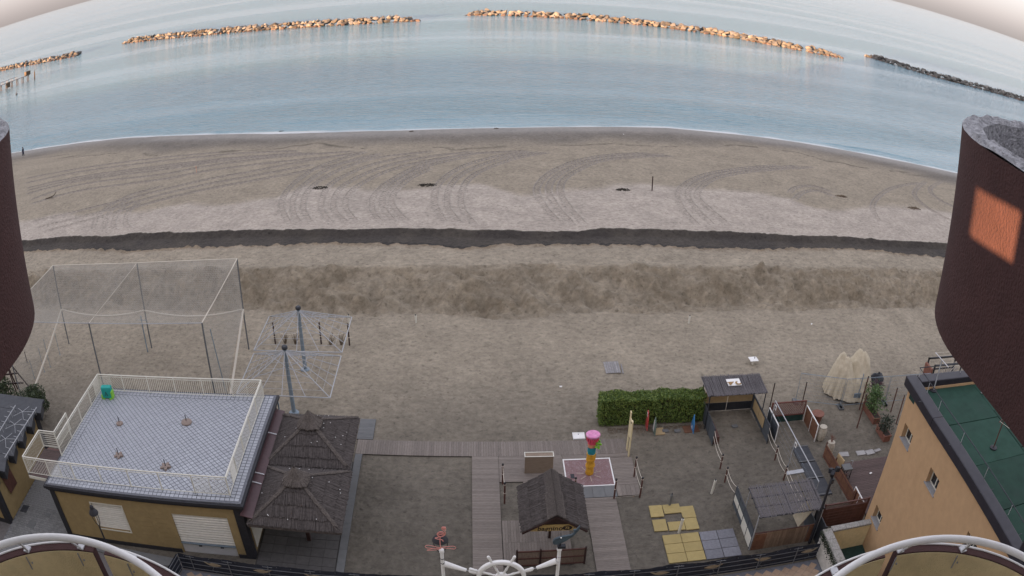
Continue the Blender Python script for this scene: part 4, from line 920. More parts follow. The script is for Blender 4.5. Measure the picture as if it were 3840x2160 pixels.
# ------------------------------------------------------------------ posts, sticks and litter on the open sand
def pvc(px, py, h, lean, label, r=.05, mat='ivory'):
    g_ = GT(px,py); t = thing('sand_tube', g_, label, 'post', 'white tubes standing in the sand'); tp = g_+Vector((lean*h,0,h)); MB().tube([g_-Vector((0,0,.08)),tp],r,10).build('tube', MT[mat], t, smooth=True); MB().tube([tp,tp+Vector((lean*.1,0,.09))],r*.5,8).build('rod_end', MT['black'], t)
pvc(1560,1210,.5,-.03,'white tube in the sand between the parasol frames and the dune',.06); pvc(2582,1212,.5,.06,'white tube in the sand before the dune, on its own',.06); pvc(1308,1212,.55,.02,'white tube in the sand close behind the end black post',.06)
pvc(2668,1850,.8,.06,'white tube in the sand between the rope posts and the rubber mats',.062); pvc(2510,1897,.7,.03,'greyish tube in the sand behind the ring of yellow mats',.062,'slab'); pvc(2545,1998,.85,.06,'white tube rising in front of the ring of yellow mats',.066)
g_ = GT(2822,1365); t = thing('sand_table', g_, 'small white square table top on a short tube', 'table'); MB().tube([g_-Vector((0,0,.08)),g_+Vector((0,0,.33))],.07,10).build('leg', MT['ivory'], t); MB().obox(g_+Vector((0,0,.345)),(.55,.55,.035),.06).build('table_top', MT['white'], t); MB().tube([g_+Vector((.1,.05,.35)),g_+Vector((.1,.05,.48))],.025,6).build('rod_end', MT['black'], t)
g_ = GT(2445,715); t = thing('mooring_pole', g_, 'tall dark pole planted on the open beach', 'pole'); MB().tube([g_-Vector((0,0,.2)),g_+Vector((0,0,1.45))],.06,8).build('shaft', MT['postwood'], t); MB().lathe(g_+Vector((0,0,1.45)),[(.065,0),(.05,.03)],8).build('cap', MT['dark'], t)
g_ = GT(737,648); t = thing('marker_stake', g_, 'thin stake with a small orange flag on the beach', 'stake'); MB().tube([g_-Vector((0,0,.1)),g_+Vector((0,0,.85))],.02,6).build('shaft', MT['salmon'], t); MB().prism([g_+Vector((.02,0,.6)),g_+Vector((-.12,0,.68)),g_+Vector((.02,0,.83))],(0,.01,0)).build('flag', MT['salmon'], t)
g_ = GT(190,745); rr = random.Random(2); t = thing('driftwood', g_, 'forked dark driftwood branch lying by the tyre tracks', 'driftwood'); MB().tube([g_+Vector((-.9,-.1,.05)),g_+Vector((-.2,.1,.15)),g_+Vector((.5,.25,.3)),g_+Vector((.95,.35,.75))],.09,7,.04).build('trunk', MT['bark'], t); MB().tube([g_+Vector((-.1,.1,.15)),g_+Vector((.35,-.25,.25)),g_+Vector((.7,-.3,.12))],.06,6,.02).build('branch', MT['bark'], t)
def weed(px, py, label, sx_=.9, sy_=.5, h=.14, mat='weed', seed=0):
    g_ = GT(px,py); rr = random.Random(seed); m_ = MB()
    for k in range(70):
        a = rr.uniform(0,6.28); f = math.sqrt(rr.random()); q = g_+Vector((sx_*f*math.cos(a), sy_*f*math.sin(a), h*(1-f)*rr.uniform(.3,1))); m_.obox(q,(rr.uniform(.1,.3),rr.uniform(.03,.09),.05),rr.uniform(0,3),rr.uniform(-.3,.3),rr.uniform(-.3,.3))
    single('seaweed_clump', m_, MT[mat], label, 'seaweed', 'clumps of washed-up weed')
weed(1198,705,'dark weed clump among the curved tyre tracks',seed=1); weed(1603,694,'dark weed clump with a pale edge between two track pairs',seed=2); weed(2337,712,'dark weed clump close to the tall dark pole',.7,.35,seed=3); weed(3155,737,'brownish weed heap at the end of a short track',.8,.4,.2,'twig',4); weed(3428,782,'tan weed heap far along the dry sand',1.0,.5,.25,'twig',5)
g_ = GT(3290,1128); 
for k,(px,py,m_,lab) in enumerate(((2103,1452,'white','tiny white scrap on the open sand facing the boardwalk'),(3043,1217,'white','tiny white scrap on the sand before the dune'),(2338,504,'white','tiny white scrap on the wet sand near the water'))):
    g_ = GT(px,py); single('paper_scrap', MB().obox(g_+Vector((0,0,.04)),(.14,.10,.05),k), MT[m_], lab, 'litter')
for k,(px,py) in enumerate(((1053,493),(1250,479),(1540,493),(1860,482))):
    g_ = GT(px,py); rr = random.Random(k); m_ = MB()
    for q in range(5): m_.obox(g_+Vector((rr.uniform(-.3,.3),rr.uniform(-.1,.1),.03)),(rr.uniform(.15,.35),.1,.08),rr.uniform(0,3))
    single('shore_debris', m_, MT['bark'], 'small dark debris washed up at the waterline', 'debris', 'debris along the waterline')

# ------------------------------------------------------------------ person walking at the waterline
g_ = GT(88,587); per = thing('person', g_, 'person in a long dark coat walking along the wet sand near the water', 'person')
def skin_obj(name, nodes, edges, mat, parent, lv=2):
    me_ = bpy.data.meshes.new(name); me_.from_pydata([n[0] for n in nodes], edges, []); o = bpy.data.objects.new(name, me_); link(o, parent)
    sk = o.modifiers.new('skin','SKIN'); 
    if not me_.skin_vertices: 
        bm = bmesh.new(); bm.from_mesh(me_); bm.verts.layers.skin.verify(); bm.to_mesh(me_); bm.free()
    for i, n in enumerate(nodes): me_.skin_vertices[0].data[i].radius = n[1] if isinstance(n[1], tuple) else (n[1],n[1])
    me_.skin_vertices[0].data[0].use_root = True
    s = o.modifiers.new('sub','SUBSURF'); s.levels = lv; s.render_levels = lv; me_.materials.append(mat); return o
def V3(*a): return tuple(a)
N_ = [(V3(0,0,.95),(.15,.11)),(V3(0,0,1.2),(.15,.10)),(V3(0,0,1.40),(.17,.09)),(V3(0,.01,1.50),(.055,.055)),(V3(0,.02,1.62),(.085,.10)),(V3(0,.02,1.70),(.07,.08)),
 (V3(-.19,0,1.40),.055),(V3(-.25,-.05,1.12),.045),(V3(-.25,.06,.90),.035),(V3(-.25,.10,.82),.03),(V3(.19,0,1.40),.055),(V3(.25,.06,1.12),.045),(V3(.23,.16,.92),.035),(V3(.23,.19,.84),.03),
 (V3(-.09,0,.88),.085),(V3(-.10,.14,.48),.06),(V3(-.10,.08,.09),.045),(V3(-.10,.20,.04),.035),(V3(.09,0,.88),.085),(V3(.10,-.02,.48),.06),(V3(.10,-.22,.11),.045),(V3(.10,-.12,.04),.035)]
skin_obj('body', N_, [(0,1),(1,2),(2,3),(3,4),(4,5),(2,6),(6,7),(7,8),(8,9),(2,10),(10,11),(11,12),(12,13),(0,14),(14,15),(15,16),(16,17),(0,18),(18,19),(19,20),(20,21)], MT['skin'], per)
ct = MB(); prof = [(.24,.50),(.235,.75),(.20,1.0),(.205,1.2),(.215,1.38),(.13,1.47),(.075,1.50)]; ct.lathe((0,0,0), prof, 18); ct.v = [(x*1.0, y*.78, z) for x,y,z in ct.v]
for s in (-1,1): ct.tube([(s*.18,0,1.40),(s*.255,-.05*s*-1,1.12),(s*.25,.08,.92)], [.075,.062,.05], 10)
co = bpy.data.objects.new('coat', ct.mesh('coat', MT['cloth'], (0,0,0), True)); link(co, per)
hr = MB().lathe((0,.005,1.56),[(.06,-.06),(.108,0),(.118,.08),(.095,.16),(.03,.20)],14); link(bpy.data.objects.new('hair', hr.mesh('hair', MT['hair'], (0,0,0), True)), per)
for s,y in ((-1,.14),(1,-.17)): link(bpy.data.objects.new('shoe', MB().obox((s*.1,y+.02,.05),(.10,.27,.09)).mesh('shoe', MT['shoe'], (0,0,0), True, .02)), per)
lg = MB(); lg.tube([(-.09,0,.75),(-.10,.13,.48),(-.10,.09,.10)],[.10,.08,.065],10).tube([(.09,0,.75),(.10,-.01,.48),(.10,-.2,.12)],[.10,.08,.065],10); link(bpy.data.objects.new('trousers', lg.mesh('trousers', MT['black'], (0,0,0), True)), per)
per.rotation_euler = (0,0,R(75))

# ------------------------------------------------------------------ wooden jetty at the left
jp = [G(-60,378,-1), G(5,352,-1), G(40,340,-1), G(75,320,-1), G(105,308,-1)]; jt = thing('jetty', jp[1], 'wooden jetty on piles running out towards the short breakwater', 'jetty')
A_, B_ = G(-60,345,1.2), G(108,281,1.2); d = (B_-A_); L = d.length; d.normalize(); s_ = Vector((-d.y,d.x,0))
def JP(u, o, z): return A_ + d*(L*u) + s_*o + Vector((0,0,z-1.2))
MB().bar(JP(0,0,1.2), JP(1,0,1.2), 2.0, .18).build('deck', MT['wood'], jt)
for u in np.linspace(.02,.98,9):
    for o in (-.8,.8): MB().tube([JP(u,o,-3),JP(u,o,1.15)],.16,8).build('pile', MT['bark'], jt)
for o in (-.95,.95):
    rl = MB().bar(JP(0,o,2.2),JP(.72,o,2.2),.1).build('handrail', MT['wood'], jt)
    for u in np.linspace(.0,.72,8): MB().bar(JP(u,o,1.2),JP(u,o,2.2),.1).build('rail_post', MT['wood'], rl)
MB().obox(JP(.97,0,2.1),(2.2,2.2,1.5),math.atan2(d.y,d.x)).build('end_hut', MT['bark'], jt); MB().obox(JP(.52,-1.2,.4),(1.6,1.0,2.0),math.atan2(d.y,d.x)).build('fender_frame', MT['bark'], jt)
g_ = G(130,298,-1); t = thing('mooring_pile', g_, 'single dark pile standing in the sea past the end of the jetty', 'pile'); MB().tube([g_-Vector((0,0,2)),g_+Vector((0,0,3.0))],.28,8).build('shaft', MT['bark'], t); MB().tube([g_+Vector((0,0,3.0)),g_+Vector((0,0,3.9))],.14,6).build('tip', MT['black'], t)
g_ = G(62,355,-1); t = thing('buoy', g_, 'small dark buoy with a staff floating near the jetty', 'buoy'); MB().lathe(g_+Vector((0,0,-.3)),[(.3,0),(.5,.3),(.3,.7)],10).build('float', MT['black'], t); MB().tube([g_+Vector((0,0,.2)),g_+Vector((.1,0,1.3))],.08,6).build('staff', MT['black'], t)
# ================================================================== SPORTS NET CAGE
def PXY(px, py, x, y):
    "height at which the line of sight passes over the ground point (x, y)"
    v = ray(px, py); return HCAM + v.z*math.hypot(x,y)/math.hypot(v.x,v.y)
HN = 6.1
b1, b2, b3 = G(933,1308), G(569,1304), G(259,1290)
f1, f2 = G(757,1211,HN), G(333,1212,HN); f1 = Vector((f1.x,f1.y,0)); f2 = Vector((f2.x,f2.y,0)); f3 = f2 + (b3-b2)*1.02
cage = thing('net_cage', ((b2.x+f2.x)/2,(b2.y+f2.y)/2,0), 'tall rectangular sports cage of grey netting on steel poles', 'net cage')
up = Vector((0,0,HN)); lo = Vector((0,0,2.75))
for p in (b1,b2,b3,f1,f2,f3): MB().tube([p-Vector((0,0,.1)), p+up], .05, 8).build('pole', MT['netpole'], cage, smooth=True)
def net(name, c00, c10, c11, c01, nu, nv, sagz=0, r=.0062):
    m_ = MB(); rr = random.Random(nu)
    def P(u,v):
        p = c00*(1-u)*(1-v)+c10*u*(1-v)+c11*u*v+c01*(1-u)*v
        return p - Vector((0,0,sagz*16*u*(1-u)*v*(1-v))) 
    for i in range(nu+1): m_.tube([P(i/nu,k/8) for k in range(9)], r, 3, cap=False)
    for j in range(nv+1): m_.tube([P(k/12,j/nv) for k in range(13)], r, 3, cap=False)
    return tag(m_.build(name, MT['net'], cage), kind='stuff')
net('roof_net', f1+up, f2+up, b2+up, b1+up, 62, 66, .35); net('roof_net', f2+up, f3+up, b3+up, b2+up, 62, 66, .35)
net('back_net', b1+up, b2+up, b2+lo, b1+lo, 60, 26); net('back_net', b2+up, b3+up, b3+lo, b2+lo, 60, 26)
net('side_net', b1+up, f1+up, f1+Vector((0,0,.1)), b1+lo, 44, 40); net('side_net', b3+up, f3+up, f3+Vector((0,0,.1)), b3+lo, 44, 40)
def cable(a,b,s,r,nm='edge_rope',mt='rope'): MB().tube(sag(a,b,s,16), r, 6).build(nm, MT[mt], cage)
cable(b1+up,b2+up,.0,.035); cable(b2+up,b3+up,.0,.035); cable(f1+up,b1+up,.05,.035); cable(f2+up,b2+up,.05,.02); cable(f3+up,b3+up,.05,.035); cable(f1+up,f2+up,.03,.028,'edge_rope','galv'); cable(f2+up,f3+up,.03,.028,'edge_rope','galv')
cable(b1+lo,b2+lo,.45,.075); cable(b2+lo,b3+lo,.45,.075); cable(b1+lo,f1+Vector((.3,.3,.15)),.25,.075); cable(b3+lo,f3+Vector((.3,.3,.1)),.3,.075)
cable(f1+up, f1+Vector((0,0,.2)),0,.04); cable(f1+up+Vector((.25,.5,-.6)), f1+Vector((.5,.9,.1)),0,.03,'spare_pole','bluegrey')
g_ = G(554,1320); t = thing('steel_pole', g_, 'thin steel pole beside the middle back pole of the net cage', 'pole', 'slim poles by the net cage'); MB().tube([g_,g_+Vector((0,0,2.65))],.045,8).build('shaft', MT['bluegrey'], t); MB().tube([g_+Vector((-.25,0,2.35)),g_+Vector((.45,0,2.35))],.025,6).build('cross_arm', MT['bluegrey'], t)
for k,((bx,by),(tx,ty)) in enumerate((((225,1331),(197,1230)),((189,1376),(157,1273)),((130,1420),(114,1348)),((102,1359),(93,1318)),((167,1395),(146,1305)))):
    g_ = G(bx,by); hh = PXY(tx,ty,g_.x,g_.y); t = thing('steel_pole', g_, ['slim pole under the net cage nearest its corner pole','slim pole under the net cage, second from its corner pole','short slim pole under the net cage closest to the trestle','short thick dark stake in the sand under the net cage','faint slim pole under the net cage beside the short dark stake'][k], 'pole', 'slim poles by the net cage'); MB().tube([g_,g_+Vector((0,0,hh))],.022 if k != 3 else .04,6).build('shaft', MT['bluegrey' if k != 3 else 'postwood'], t); MB().lathe(g_,[(.06,0),(.05,.03)],8).build('foot', MT['bluegrey'], t)
# wooden trestle behind the bushes
g_ = Vector((-30.9,35.2,0)); t = thing('wooden_trestle', g_, 'dark wooden trestle of crossed poles behind the bushes', 'trestle'); ap = g_+Vector((-.3,.3,2.9))
for e in ((.9,-.7),(1.4,.9),(-.8,-.5),(-.6,1.2)): MB().tube([g_+Vector((e[0],e[1],0)), ap+Vector((e[0]*.05,e[1]*.05,0))],.06,7).build('leg', MT['postwood'], t)
for z,w_ in ((1.2,.8),(1.9,.5)): MB().bar(g_+Vector((-w_,-.2,z)),g_+Vector((w_+.3,.2,z)),.09).build('cross_bar', MT['postwood'], t)

# ================================================================== BARE PARASOL FRAMES
def parasol(base, x0,x1,y0,y1,zr,za,label):
    t = thing('bare_parasol', base, label, 'parasol frame', 'bare square parasol frames'); ap = Vector((base.x,base.y,za))
    MB().tube([base-Vector((0,0,.1)), ap+Vector((0,0,.12))], .125, 14, .10).build('pole', MT['bluegrey'], t, smooth=True); MB().lathe(ap,[(.13,.05),(.17,.10),(.17,.20),(.12,.26)],14).build('cap', MT['charcoal'], t, smooth=True); MB().lathe(base,[(.3,0),(.28,.04),(.13,.08)],14).build('base_collar', MT['bluegrey'], t)
    Cn = [Vector((x0,y0,zr)),Vector((x1,y0,zr)),Vector((x1,y1,zr)),Vector((x0,y1,zr))]
    for i in range(4): MB().tube([Cn[i],Cn[(i+1)%4]],.03,6).build('edge_tube', MT['galv'], t)
    for i in range(4):
        MB().tube([ap,Cn[i]],.026,6).build('rib', MT['galv'], t)
        for f in (.25,.5,.75): MB().tube([ap,Cn[i].lerp(Cn[(i+1)%4],f)],.020,5).build('rib', MT['galv'], t)
    for f in (.28,.42,.56,.70,.85):
        q = [ap.lerp(c_,f) for c_ in Cn]; w_ = MB()
        for i in range(4): w_.tube([q[i],q[(i+1)%4]],.009,4)
        w_.build('wire_ring', MT['galv'], t)
    mid = Vector((base.x,base.y,za-1.0))
    for i in range(4): MB().tube([mid, ap.lerp(Cn[i],.6)-Vector((0,0,.03))],.02,5).build('strut', MT['galv'], t)
parasol(G(1103,1547), -12.45,-7.3,33.95,38.2,2.6,3.88,'bare square parasol frame standing beside the thatched canopy'); parasol(G(1145,1385), -12.6,-7.35,38.8,43.05,2.5,3.86,'bare square parasol frame in front of the black post row')

# ================================================================== REED HUT WITH NAME BOARD
hut = thing('reed_hut', (3.0,26.4,0), 'small gabled reed hut with a name board on the boardwalk', 'hut'); rr = random.Random(12)
def reed_slope(mb, rr, a0, a1, b0, b1, wd=.03, courses=3, th=.02):
    "reeds run from ridge a0-a1 down to eave b0-b1"
    n = int((a1-a0).length/wd); nrm = (a1-a0).cross(b0-a0).normalized(); nrm = nrm if nrm.z > 0 else -nrm
    for c_ in range(courses):
        for k in range(n):
            u = (k+rr.random())/n; A_ = a0.lerp(a1,u); B_ = b0.lerp(b1,u); f0 = c_/courses; f1_ = (c_+1)/courses + rr.uniform(0,.05)
            strip(mb, A_.lerp(B_,f0)+nrm*.01, A_.lerp(B_,f1_)+nrm*(.03+rr.uniform(0,.03)), nrm, wd*rr.uniform(.8,1.3), th)
    mb.add([a0,a1,b1,b0,a0-Vector((0,0,.07)),a1-Vector((0,0,.07)),b1-Vector((0,0,.07)),b0-Vector((0,0,.07))],[(0,1,2,3),(7,6,5,4),(0,3,7,4),(1,5,6,2),(3,2,6,7)])
r0, r1 = Vector((3.02,24.53,3.0)), Vector((3.0,27.65,3.0))
m_ = MB(); reed_slope(m_, rr, r0, r1, Vector((1.68,24.53,2.12)), Vector((1.66,27.65,2.12))); tag(m_.build('reed_slope', MT['thatch'], hut), kind='stuff')
m_ = MB(); reed_slope(m_, rr, r0, r1, Vector((4.30,24.53,2.12)), Vector((4.35,27.65,2.12))); tag(m_.build('reed_slope', MT['thatch'], hut), kind='stuff')
for (y0,y1,zz,ww) in ((26.0,27.7,.05,.32),(24.48,26.2,.10,.36)):
    m_ = MB(); zz += .18
    for s in (-1,1):
        for k in range(int((y1-y0)/.03)):
            y = y0+k*.03; strip(m_, Vector((3.02,y,2.83+zz)), Vector((3.02+s*ww,y+rr.uniform(-.01,.01),2.83+zz-.24)), Vector((s*.6,0,.8)), .034, .02)
        for q in range(9): m_.tube([Vector((3.02+s*ww*q/9,y0+rr.uniform(-.05,.05),2.86+zz-.24*q/9)),Vector((3.02+s*ww*q/9,y1,2.86+zz-.24*q/9))],.012,4)
    tag(m_.build('ridge_mat', MT['thatch2'], hut), kind='stuff')
for (x,y) in ((3.0,26.45),(1.95,27.4),(4.1,27.4)): MB().obox((x,y,1.08 if x != 3.0 else 1.5),(.11,.11,2.16 if x != 3.0 else 3.0)).build('post', MT['postwood'], hut)
MB().prism([(1.95,24.74,2.3),(4.05,24.74,2.3),(3.02,24.74,2.92)], (0,.03,0)).build('gable_board', MT['postwood'], hut); MB().box(2.02,3.98,24.70,24.73,2.02,2.36).build('name_board', M('sign_ochre',(.42,.30,.12),.7,.1,5), hut); MB().bar((2.0,24.78,2.2),(4.05,24.78,2.2),.07).build('tie_beam', MT['postwood'], hut)
[MB().bar((xe,24.52,2.06),(3.02,24.52,2.94),.05,.08).build('barge_board', MT['postwood'], hut) for xe in (1.68,4.3)]
def text_mesh(name, s, size, mat, parent, loc, rot, ext=.004, bold=0.0, shear=0):
    cu = bpy.data.curves.new(name,'FONT'); cu.body = s; cu.size = size; cu.extrude = ext; cu.offset = bold; cu.align_x = 'CENTER'; cu.align_y = 'CENTER'; cu.shear = shear
    o = bpy.data.objects.new('tmp', cu); COL.objects.link(o); dg = bpy.context.evaluated_depsgraph_get(); me_ = bpy.data.meshes.new_from_object(o.evaluated_get(dg)); bpy.data.objects.remove(o)
    me_.materials.clear(); me_.materials.append(mat); me_.name = name; o = bpy.data.objects.new(name, me_); o.location = Vector(loc)-(wpos(parent) if parent else Vector()); o.rotation_euler = rot; return link(o, parent)
INK = M('dark_lettering',(.03,.022,.018),.7,.1,5)
text_mesh('name_lettering','bagnino',.33,INK,hut,(2.80,24.695,2.15),(R(90),0,0),.006,.004,.12)
ov = MB().lathe((3.50,24.698,2.17),[(.13,-.005),(.13,.005)],24,axis=(0,-1,0)); ov.v = [((x-3.50)*1.5+3.50,y,z) for x,y,z in ov.v]; ov.build('oval_badge', INK, hut)
text_mesh('badge_number','73',.17,M('badge_paint',(.40,.29,.12),.7,.1,5),hut,(3.50,24.69,2.17),(R(90),0,0),.004,.008); text_mesh('badge_mark','!',.22,INK,hut,(3.80,24.695,2.23),(R(90),0,0),.006,.008)
# bamboo screen
t = thing('bamboo_screen', (2.95,24.72,0), 'low bamboo screen with brown posts in front of the reed hut', 'screen'); xs_ = [1.5,2.47,4.35]
for x in xs_: MB().tube([(x,24.5+.03*x,0),(x,24.5+.03*x,1.06)],.045,8).build('post', MT['postwood'], t)
for z in (.95,.52,.10): MB().bar((1.5,24.545,z),(4.35,24.63,z),.05,.06).build('rail', MT['brownwood'], t)
for i in range(2):
    m_ = MB(); n = int((xs_[i+1]-xs_[i])/.022)
    for k in range(n):
        x = xs_[i]+.05+k*.022; m_.tube([(x,24.51+.03*x,.06),(x,24.51+.03*x,.93+rr.uniform(-.02,.02))],.009,4)
    tag(m_.build('bamboo_canes', MT['vboard'], t), kind='stuff')

# ================================================================== HEDGE, BUSHES
def leaves(mb, rr, q, s, up_=.3):
    n_ = Vector((rr.gauss(0,1),rr.gauss(0,1),rr.gauss(0,1)+up_)).normalized(); a = n_.orthogonal().normalized(); a = Matrix.Rotation(rr.uniform(0,6.28),3,n_) @ a; b = n_.cross(a); l_ = s*rr.uniform(.7,1.3)
    mb.add([q-a*l_*.5, q+b*l_*.28, q+a*l_*.5, q-b*l_*.28], [(0,1,2,3)])
hg = thing('hedge', (9.1,35.75,0), 'dense clipped green hedge beside the numbered reed shelter', 'hedge'); m_ = MB(); rr = random.Random(4)
for k in range(17000):
    x = rr.uniform(6.2,11.9); fz_ = rr.random(); top = 1.62 + .05*math.sin(x*2.1) + .05*math.sin(x*5.3+1) - .22*max(0,(6.6-x))
    face = rr.random()
    if face < .40: y, z = 35.27+abs(rr.gauss(0,.07))-.06*math.sin(x*3)*.5, rr.uniform(.05,top)
    elif face < .85: y, z = rr.uniform(35.25,36.25), top-abs(rr.gauss(0,.06))
    elif face < .93: x = 6.2+abs(rr.gauss(0,.08)); y, z = rr.uniform(35.3,36.2), rr.uniform(.05,top)
    else: y, z = 36.25-abs(rr.gauss(0,.06)), rr.uniform(.1,top)
    leaves(m_, rr, Vector((x+rr.gauss(0,.02),y,z+max(0,rr.gauss(0,.025)))), .105)
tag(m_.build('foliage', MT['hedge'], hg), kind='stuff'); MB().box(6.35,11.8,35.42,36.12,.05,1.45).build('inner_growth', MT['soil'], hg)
tr = MB()
for k in range(12): x = 6.5+k*.47; tr.tube([(x,35.7,0),(x+.05,35.7,.6),(x-.1,35.75,1.2)],.03,5)
tr.build('stems', MT['bark'], hg)
lit = MB()
for k in range(500):
    q = Vector((rr.uniform(6.6,11.9), 35.1-abs(rr.gauss(0,.3)), .012)); lit.obox(q,(rr.uniform(.03,.08),rr.uniform(.02,.05),.012),rr.uniform(0,3))
tag(lit.build('leaf_litter', MT['twig'], None), 'fallen brown leaves scattered along the foot of the hedge', 'leaf litter', kind='stuff')
def bush(c, rx, ry, h, n, mat, label, name='oleander_bush', seed=0, leaf=.16, cat='bush', group=None):
    rr = random.Random(seed); t = thing(name, c, label, cat, group); m_ = MB(); cl = [(Vector((rr.uniform(-.6,.6)*rx, rr.uniform(-.6,.6)*ry, h*rr.uniform(.3,.85))), rr.uniform(.35,.55)) for _ in range(16)]
    for k in range(n):
        cc, cr = rr.choice(cl); v = Vector((rr.gauss(0,1),rr.gauss(0,1),rr.gauss(0,1))).normalized()*(cr*(.55+.5*rr.random()**.5)); q = Vector(c)+cc+Vector((v.x*rx,v.y*ry,v.z*h*.45)); 
        if q.z < .05: q.z = .05+rr.random()*.2
        leaves(m_, rr, q, leaf, .6)
    tag(m_.build('foliage', MT[mat], t), kind='stuff'); s_ = MB()
    for cc, cr in cl: s_.tube([Vector(c)+Vector((cc.x*.15,cc.y*.15,0)), Vector(c)+Vector((cc.x*.6,cc.y*.6,cc.z*.5)), Vector(c)+cc],.035,5,.012)
    s_.build('stems', MT['bark'], t); return t
bush((-31.2,33.0,0),1.5,1.7,3.0,5200,'bush','large dark bush behind the yellow cabin at the wooden trestle',seed=1); bush((-27.75,33.0,0),1.35,1.3,2.5,5200,'bush','rounder dark bush between the yellow cabin and the kiosk stairs',seed=2)

# ================================================================== PLAY PANELS BY THE HEDGE
def play_panel(p, outline, mat, label, base, bm='board', extra=None):
    t = thing('play_cutout', p, label, 'play panel', 'painted play panels by the hedge'); MB().prism([Vector(p)+Vector((0,y,z)) for y,z in outline],(.045,0,0)).build('panel', MT[mat], t)
    if base: MB().obox(Vector(p)+Vector((base[0],base[1],.02)),(base[2],base[3],.04),.05).build('base_board', MT[bm], t)
    if extra: MB().prism([Vector(p)+Vector((-.012,y,z)) for y,z in extra],(.07,0,0)).build('painted_patch', MT['white'], t)
play_panel((8.67,35.0,0),[(-.28,0),(.22,0),(.28,.35),(.12,.6),(.2,.9),(.1,1.08),(-.1,1.0),(-.22,.6)],'red','red and white play panel leaning against the hedge',None,extra=[(-.05,.75),(.1,.8),(.06,1.0),(-.06,.95)])
play_panel((9.0,34.5,0),[(-.3,0),(.3,0),(.34,.4),(.2,.7),(.1,.95),(-.05,.8),(-.25,.5)],'dkgreen','dark green and white play panel with a yellow base board',(.32,.1,.55,.62),extra=[(.0,.1),(.2,.15),(.15,.75),(.05,.8)])
play_panel((11.12,34.55,0),[(-.32,0),(.28,0),(.3,.35),(.18,.7),(.05,.98),(-.1,.7),(-.25,.4)],'blue','blue sail shaped play panel on a tan base board',(-.02,.1,.85,.62),'orangewood',extra=[(-.05,.12),(.15,.15),(.05,.3)])
for k,(px,py,lab) in enumerate(((2495,1618,'small flat stone half buried next to the dark green play panel'),(2540,1618,'small flat stone half buried midway between play panels'),(2755,1600,'small pale paving block inside the numbered shelter'))):
    p = G(px,py); single('paving_stone', MB().obox(p+Vector((0,0,.03)),(.34,.24,.09),.1*k), MT['slab'], lab, 'stone', bevel=.01)

# ================================================================== REED SHELTER 24
def reed_flat(mb, rr, x0,x1,y0,y1,z0,z1, wd=.026, r=.011):
    n = int((x1-x0)/wd)
    for k in range(n):
        x = x0+k*wd+rr.uniform(-.006,.006); e0, e1 = rr.uniform(-.1,.08), rr.uniform(-.1,.06)
        if rr.random() < .05: continue
        mb.tube([(x,y0-e0,z0+rr.uniform(0,.015)),(x+rr.uniform(-.03,.03),(y0+y1)/2,(z0+z1)/2+rr.uniform(0,.015)),(x+rr.uniform(-.03,.03),y1+e1,z1)],r*rr.uniform(.7,1.35),4,cap=False)
s24 = thing('reed_shelter', (13.5,35,0), 'reed roofed shelter with number board and tan back panels', 'shelter'); rr = random.Random(8)
m_ = MB(); reed_flat(m_, rr, 11.72,15.25,34.5,36.35,2.12,2.28,.026,.013); tag(m_.build('reed_roof', MT['reed'], s24), kind='stuff'); MB().add([(11.75,34.55,2.09),(15.2,34.55,2.09),(15.2,36.3,2.245),(11.75,36.3,2.245),(11.75,34.55,2.075),(15.2,34.55,2.075),(15.2,36.3,2.23),(11.75,36.3,2.23)],[(0,1,2,3),(7,6,5,4),(0,4,5,1),(1,5,6,2),(2,6,7,3),(3,7,4,0)]).build('under_mat', MT['reedunder'], s24)
for (x,y) in ((11.85,34.6),(15.12,34.6),(11.95,36.3),(15.12,36.3)): MB().tube([(x,y,0),(x,y,2.1+.08*(y-34.6))],.035,8).build('post', MT['charcoal'], s24)
for y,z in ((34.62,2.06),(35.4,2.14),(36.25,2.21)): MB().bar((11.75,y,z),(15.22,y,z),.05).build('roof_batten', MT['charcoal'], s24)
for x0,x1 in ((12.0,13.5),(13.54,15.08)): MB().box(x0,x1,36.30,36.33,.54,1.25).build('back_panel', MT['board'], s24); MB().box(x0,x1,36.31,36.34,.02,.52).build('lower_panel', MT['charcoal'], s24)
bp = MB().obox((13.42,35.55,2.27),(.78,.62,.02),.03,R(4.6)).build('number_board', MT['white'], s24)
text_mesh('board_number','24',.78,M('number_paint',(.26,.16,.06),.7,.15,8),bp,(13.42,35.55,2.285),(R(4.6),0,math.pi+.03),.004,.018)
MT['screen'] = M('dark_mesh_screen',(.075,.085,.095),.7,.15,6)
def side_screen(parent, x, y0, y1, h, th=.03, mat='screen', rail='charcoal', split=2, z0=.05):
    for k in range(split):
        a, b = y0+(y1-y0)*k/split, y0+(y1-y0)*(k+1)/split; MB().box(x-th/2,x+th/2,a+.02,b-.02,z0,h-.03).build('screen_panel', MT[mat], parent)
    for k in range(split+1):
        y = y0+(y1-y0)*k/split; MB().box(x-.025,x+.025,y-.025,y+.025,0,h).build('screen_post', MT[rail], parent)
    MB().bar((x,y0,h),(x,y1,h),.05).build('top_rail', MT[rail], parent)
side_screen(s24, 11.92, 33.0, 36.2, 1.05, split=3); side_screen(s24, 15.05, 32.75, 36.2, 1.05, split=3)
for a,b in ((33.75,34.75),(34.8,35.8)): MB().box(14.99,15.01,a,b,.35,.98).build('tan_panel', MT['board'], s24)
MB().box(11.96,12.3,33.1,34.6,.42,.46).build('bench_top', MT['brownwood'], s24); [MB().box(11.96,12.3,y_,y_+.08,.0,.42).build('bench_leg', MT['brownwood'], s24) for y_ in (33.12,34.5)]

